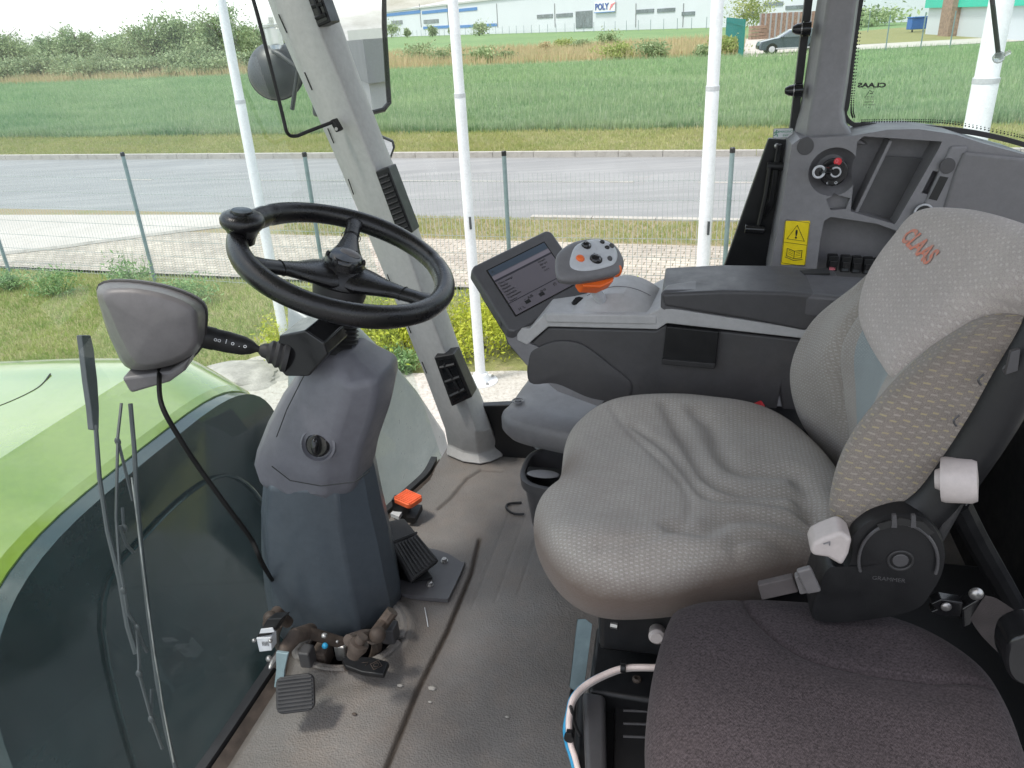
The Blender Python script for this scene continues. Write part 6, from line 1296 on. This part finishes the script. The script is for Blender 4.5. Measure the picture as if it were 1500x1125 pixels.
for x in (1306, 1334): mb = MB(); mb.prism([pb(x+q[0], q[1], .757) for q in ((0, 752), (6, 752), (7, 770), (-1, 770))], -CB*.004); mb.build('hinge_rib', 'dark_trim', rc_)
mb = MB(); P = [pb(x, y, .745) for x, y in ((1187, 806), (1191, 796), (1206, 789), (1233, 779), (1249, 791), (1244, 812), (1234, 831), (1212, 818), (1189, 815))]; mb.prism(P, CB*.035); lv = mb.build('recline_lever', 'white_plastic', SEAT, bevel=.005, seg=3)
mb = MB(); q = [pb(x, y, .744) for x, y in ((1206, 797), (1216, 794), (1215, 799))]; mb.tube(q, .0007, 4); mb.build('mark', 'mid_trim', lv)
ka_ = pb(1398, 703, .775); kx = (CA*.93-CB*.28+UP*.2).normalized(); mb = MB(); mb.lathe(ka_-kx*.012, kx, [(.010, -.006), (.012, -.001), (.0235, .0), (.0245, .004), (.024, .028), (.0215, .033), (.0, .034)], 36); mb.build('lumbar_knob', 'white_plastic', SEAT)
mb = MB()
mb.tube(catmull([pb(1402, 735, .82), pb(1430, 790, .85), pb(1470, 860, .88), pb(1520, 950, .9)], 5, False), .014, 10); mb.build('side_tube', 'black_plastic', SEAT)
mb = MB(); mb.tube([pb(1472, 520, .79), pb(1460, 590, .79), pb(1440, 660, .785), pb(1415, 740, .78)], .0012, 5); mb.build('tension_wire', 'dark_trim', SEAT)
for x, y in ((1478, 532), (1441, 548), (1405, 608)): mb = MB(); mb.tube(catmull([pb(x, y, .78), pb(x-8, y+8, .778), pb(x-4, y+16, .78)], 4, False), .0012, 5); mb.build('hook', 'dark_trim', SEAT)
mb = MB(); mb.prism([pb(x, y, .775) for x, y in ((1478, 512), (1492, 508), (1488, 540), (1470, 546))], -CB*.006); mb.build('clip', 'dark_trim', SEAT, bevel=.001)
# suspension base below the cushion
mb = MB(); mb.box(c(.09, 1.08, .325), CA*.2, CB*.19, UP*.05); mb.box(c(.1, 1.1, .14), CA*.17, CB*.16, UP*.14); mb.build('suspension', 'black_plastic', SEAT, bevel=.01)
mb = MB(); mb.lathe(pz(963, 922, .33), -CB+UP*.2, [(.01, 0), (.012, .004), (.012, .02), (.008, .024), (0, .024)], 24); mb.build('height_knob', 'white_plastic', SEAT)
mb = MB(); P = [pz(x, y, .345) for x, y in ((835, 905), (850, 905), (848, 920), (900, 920), (905, 908))]; mb.tube([pz(895, 914, .33), pz(905, 916, .33)], .006, 8); mb.build('chrome_pin', 'steel', SEAT)
t = thing('seat_rail', pz(842, 960, 0), 'pale grey upright rail at the front of the seat base', 'rail')
P = [pz(844, 905, .29), pz(858, 905, .29), pz(846, 1004, .18), pz(832, 1007, .18)]; mb = MB(); mb.prism(P, CA*.012-UP*.01); mb.build('rail', 'galvanised', t, bevel=.003); mb = MB(); mb.prism([pz(834, 1004, .18), pz(848, 1002, .18), pz(856, 1030, .12), pz(830, 1035, .12)], -UP*.12); mb.build('foot', 'black_plastic', t, bevel=.004)
# red buckle
t = thing('seat_belt_buckle', pb(1108, 606, 1.37), 'red buckle button between the cushion and the console', 'buckle')
P = [pb(x, y, 1.36) for x, y in ((1097, 600), (1116, 592), (1122, 601), (1102, 610))]; mb = MB(); mb.prism(P, CB*.02); mb.build('button', 'red_plastic', t, bevel=.003); P = [pb(x, y, 1.362) for x, y in ((1098, 606), (1122, 600), (1138, 622), (1120, 630))]; mb = MB(); mb.prism(P, CB*.025); mb.build('body', 'black_plastic', t, bevel=.004)
mb = MB(); mb.ell(pb(1148, 625, 1.36), CA*.012, CB*.012, UP*.006); mb.build('bolt', 'steel', t)
mb = MB(); mb.box(c(.16, 1.385, .36), CA*.10, CB*.05, UP*.08); mb.build('bracket', 'black_plastic', t, bevel=.006)
# buckle stalk by the recliner
t = thing('belt_stalk', pb(1180, 850, .76), 'short grey webbing and buckle below the cream lever', 'belt')
mb = MB(); mb.prism([pb(x, y, .76) for x, y in ((1164, 846), (1180, 840), (1192, 868), (1172, 872))], CB*.01); mb.build('buckle', 'pod_grey', t, bevel=.002); mb = MB(); mb.prism([pb(x, y, .755) for x, y in ((1166, 838), (1188, 832), (1204, 868), (1182, 872))], CB*.008); mb.build('cover', 'pod_grey', t, bevel=.003)
mb = MB(); mb.prism([pb(x, y, .77) for x, y in ((1110, 858), (1162, 846), (1170, 868), (1116, 880))], CB*.01); mb.build('webbing', 'belt', t, bevel=.002)
# black boxes between the seats
t = thing('battery_cover', pz(910, 980, 0), 'black plastic cover box under the front edge of the driver seat', 'box')
mb = MB(); mb.prism([pz(x, y, .24) for x, y in ((874, 915), (1080, 925), (1075, 1045), (861, 1012))], -UP*.24); mb.build('lid', 'black_plastic', t, bevel=.008, seg=3); bpy.context.scene
q = pz(933, 996, .24); mb = MB(); mb.lathe(q, UP, [(.007, 0), (.007, .003), (.005, .005), (.003, .005), (.003, .002), (0, .002)], 16); mb.build('rivet', 'orange_red' if 0 else 'rusty_steel', t)
t = thing('step_box', pz(920, 1090, 0), 'black ribbed box with raised edge at the bottom of the picture', 'box')
mb = MB(); mb.prism([pz(x, y, .20) for x, y in ((845, 1010), (895, 1018), (1075, 1040), (1075, 1200), (835, 1200))], -UP*.2); mb.build('body', 'black_plastic', t, bevel=.01, seg=3)
mb = MB(); P = [pz(x, y, .245) for x, y in ((853, 1010), (887, 1016), (890, 1180), (860, 1180))]; mb.prism(P, -UP*.08); mb.build('raised_edge', 'dark_trim', t, bevel=.008, seg=4)
mb = MB(); mb.prism([pz(x, y, .215) for x, y in ((900, 1030), (1060, 1040), (1060, 1180), (898, 1180))], -UP*.05); tp2 = mb.build('tread', 'black_plastic', t, bevel=.004)
for y in (1041, 1060, 1079): mb = MB(); mb.tube([pz(913, y, .2155), pz(1050, y+5, .2155)], .0022, 6); mb.build('rib', 'dark_trim', tp2)
mb = MB(); mb.tube(catmull([pz(836, 1035, .27), pz(842, 1060, .22), pz(850, 1078, .2)], 5, False), .0025, 8); mb.build('loop', 'black_rubber', t)
cpath = [(990, 977, .28), (955, 977, .285), (915, 978, .28), (885, 988, .275), (858, 1003, .27), (840, 1022, .265), (834, 1045, .25), (833, 1068, .24), (836, 1090, .22), (843, 1112, .21), (852, 1150, .2)]
t = thing('cable_pair', pz(845, 1060, 0), 'white and blue cables tied together over the black boxes', 'cable')
mb = MB(); mb.tube(catmull([pz(*p) for p in cpath], 8, False), .0042, 10); mb.build('white_cable', 'white_cable', t)
mb = MB(); mb.tube(catmull([pz(x+2, y+3, z-.004) for x, y, z in cpath[:-1]]+[pz(846, 1150, .2)], 8, False), .0034, 10); mb.build('pink_cable', 'white_plastic', t)
mb = MB(); mb.tube(catmull([pz(x-2-(3 if i > 6 else 0), y, z-.006) for i, (x, y, z) in enumerate(cpath)], 8, False), .0036, 10); mb.build('blue_cable', 'blue_cable', t)
for (x, y, z), dv in (((913, 978, .28), CA), ((834, 1080, .232), CB)):
    q = pz(x, y, z); mb = MB(); mb.lathe(q-dv*.004, dv, [(.0068, 0), (.0075, .001), (.0075, .007), (.0068, .008)], 16); mb.box(q+UP*.008, CA*.004, CB*.004, UP*.004); mb.build('cable_tie', 'black_plastic', t, bevel=.0008)

# ================================================================== PASSENGER SEAT
PS = thing('passenger_seat', c(.17, .68, .2), 'dark grey fabric passenger seat cushion nearest the viewer', 'passenger seat')
fp_s = Fr(c(.17, .66, .43), CA, CB); fp_s.n = UP
po_ = [(978, 905, .45), (990, 885, .46), (1030, 870, .465), (1100, 866, .465), (1180, 871, .465), (1260, 883, .465), (1340, 903, .465), (1400, 930, .465), (1450, 972, .46), (1478, 1020, .455), (1500, 1080, .45), (1510, 1150, .44), (1480, 1230, .43), (1250, 1260, .42), (1000, 1240, .42), (955, 1190, .42), (944, 1120, .42), (950, 1030, .43), (962, 960, .44)]
gp2 = [([(q.x, q.y) for q in catmull([Vector(fp_s.q(pz(x, y, .47))[:2]+(0,)) for x, y in ((1088, 874), (1096, 893), (1110, 915), (1140, 943), (1187, 970), (1253, 987), (1320, 997), (1383, 1002), (1450, 1000))], 6, False)], .0045, .005),
       ([(q.x, q.y) for q in catmull([Vector(fp_s.q(pz(x, y, .47))[:2]+(0,)) for x, y in ((1105, 905), (1150, 955), (1200, 982), (1270, 1000), (1360, 1012))], 6, False)], .02, .004)]
mb = pillow(fp_s, [fp_s.q(pz(*p))[:2] for p in po_], .048, .06, 90, 330, 7, lambda X, Y: .0012*np.sin(25*X+6*np.sin(9*Y))+.001*np.sin(33*Y+11*X), gp2); mb.build('cushion', 'dark_fabric', PS, ang=180)
mb = MB(); mb.box(c(.2, .66, .33), CA*.15, CB*.11, UP*.06); mb.box(c(.2, .66, .14), CA*.1, CB*.09, UP*.14); mb.build('base', 'black_plastic', PS, bevel=.01)
t = thing('lap_belt', pb(1450, 915, .78), 'dark webbing belt with black buckles beside the passenger cushion', 'belt')
mb = MB(); W1 = [pb(x, y, b) for x, y, b in ((1443, 872, .80), (1462, 878, .79), (1500, 905, .76), (1560, 960, .72))]; W2 = [pb(x, y, b) for x, y, b in ((1422, 905, .80), (1440, 930, .78), (1468, 958, .75), (1520, 1010, .7))]
mb.loft([[a, b, b-UP*.003, a-UP*.003] for a, b in zip(catmull(W1, 5, False), catmull(W2, 5, False))]); mb.build('webbing', 'belt', t)
mb = MB(); P = [pb(x, y, .80) for x, y in ((1408, 893), (1430, 880), (1440, 873), (1424, 916), (1410, 922))]; mb.prism(P, CB*.02); mb.build('anchor', 'black_gloss', t, bevel=.003)
mb = MB(); P = [pb(x, y, .80) for x, y in ((1363, 885), (1378, 878), (1412, 884), (1408, 905), (1376, 903), (1362, 897), (1372, 893))]; mb.prism(P, CB*.015); mb.build('bracket', 'black_gloss', t, bevel=.002)
mb = MB(); mb.ell(pb(1386, 889, .797), CA*.006, CB*.003, UP*.006); mb.ell(pb(1430, 870, .8), CA*.008, CB*.006, UP*.008); mb.build('bolt', 'steel', t)
mb = MB(); P = catmull([pb(x, y, .70) for x, y in ((1476, 950), (1492, 935), (1530, 930), (1560, 980), (1530, 1010), (1490, 1002), (1474, 980))], 3); mb.prism(P, CB*.04); mb.build('buckle', 'black_gloss', t, bevel=.005)
# rear bulkhead and closed side below the console
t = thing('rear_bulkhead', c(.63, 1.1, 0), 'black carpeted bulkhead behind the seats', 'bulkhead')
mb = MB(); mb.box(c(.66, 1.1, .24), CA*.03, CB*.85, UP*.27); mb.build('panel', 'black_plastic', t, bevel=.01)
mb = MB(); mb.prism([c(-.12, 1.9, -.01), c(.62, 1.9, -.01), c(.62, 1.9, .45), (c(-.12, 1.9, .40))], CB*.05); mb.build('side_lining', 'black_plastic', t, bevel=.004)
mb = MB(); mb.box(c(.75, .93, .055), CA*.42, CB*.5, UP*.05); mb.build('rear_floor', 'black_plastic', t, bevel=.01)

# cab roof with its pale headliner, above the frame of the photograph
mb = MB(); mb.box(c(-.08, 1.15, 1.72), CA*.98, CB*.86, UP*.07); rt = mb.build('roof', 'light_trim', CABT, bevel=.03)

# ================================================================== LIGHT
w = bpy.data.worlds.new('World'); scn.world = w; w.use_nodes = True; N = w.node_tree.nodes; L = w.node_tree.links
bg = N['Background']; bg.inputs['Strength'].default_value = .28
sky = N.new('ShaderNodeTexSky'); sky.sky_type = 'NISHITA'; sky.sun_disc = False
SE, SR = math.radians(66), math.radians(-115)     # elevation, azimuth measured from +Y towards +X
sky.sun_elevation = SE; sky.sun_rotation = SR; sky.air_density = 1.2; sky.dust_density = 2.5
tc = N.new('ShaderNodeTexCoord'); mp = N.new('ShaderNodeMapping'); mp.inputs['Scale'].default_value = (1, 1, 3.2); L.new(tc.outputs['Generated'], mp.inputs[0])
n = noise(N, L, 2.6, 9, .62, mp.outputs[0], .4); r = ramp(N, L, n.outputs['Fac'], .36, .62); n2 = noise(N, L, 5, 6, .6, mp.outputs[0]); r2 = ramp(N, L, n2.outputs['Fac'], .3, .7, (5.7, 5.7, 5.85, 1), (8.3, 8.2, 8.1, 1))
L.new(mixc(N, L, math_(N, L, 'MULTIPLY', r.outputs[0], .93), sky.outputs[0], r2.outputs[0]), bg.inputs[0])
sun = bpy.data.lights.new('sun', 'SUN'); sun.energy = 3.2; sun.angle = math.radians(9); sun.color = (1, .95, .88); so = bpy.data.objects.new('sun', sun); COL.objects.link(so)
sd = Vector((math.sin(SR)*math.cos(SE), math.cos(SR)*math.cos(SE), math.sin(SE))); so.rotation_euler = sd.to_track_quat('Z', 'Y').to_euler(); so.location = (0, 0, 30)
scn.view_settings.view_transform = 'Standard'; scn.view_settings.look = 'None'; scn.view_settings.exposure = 0; scn.view_settings.gamma = 1
scn.cycles.max_bounces = 8; scn.cycles.transparent_max_bounces = 16; scn.cycles.diffuse_bounces = 4
scn.cycles.use_denoising = True
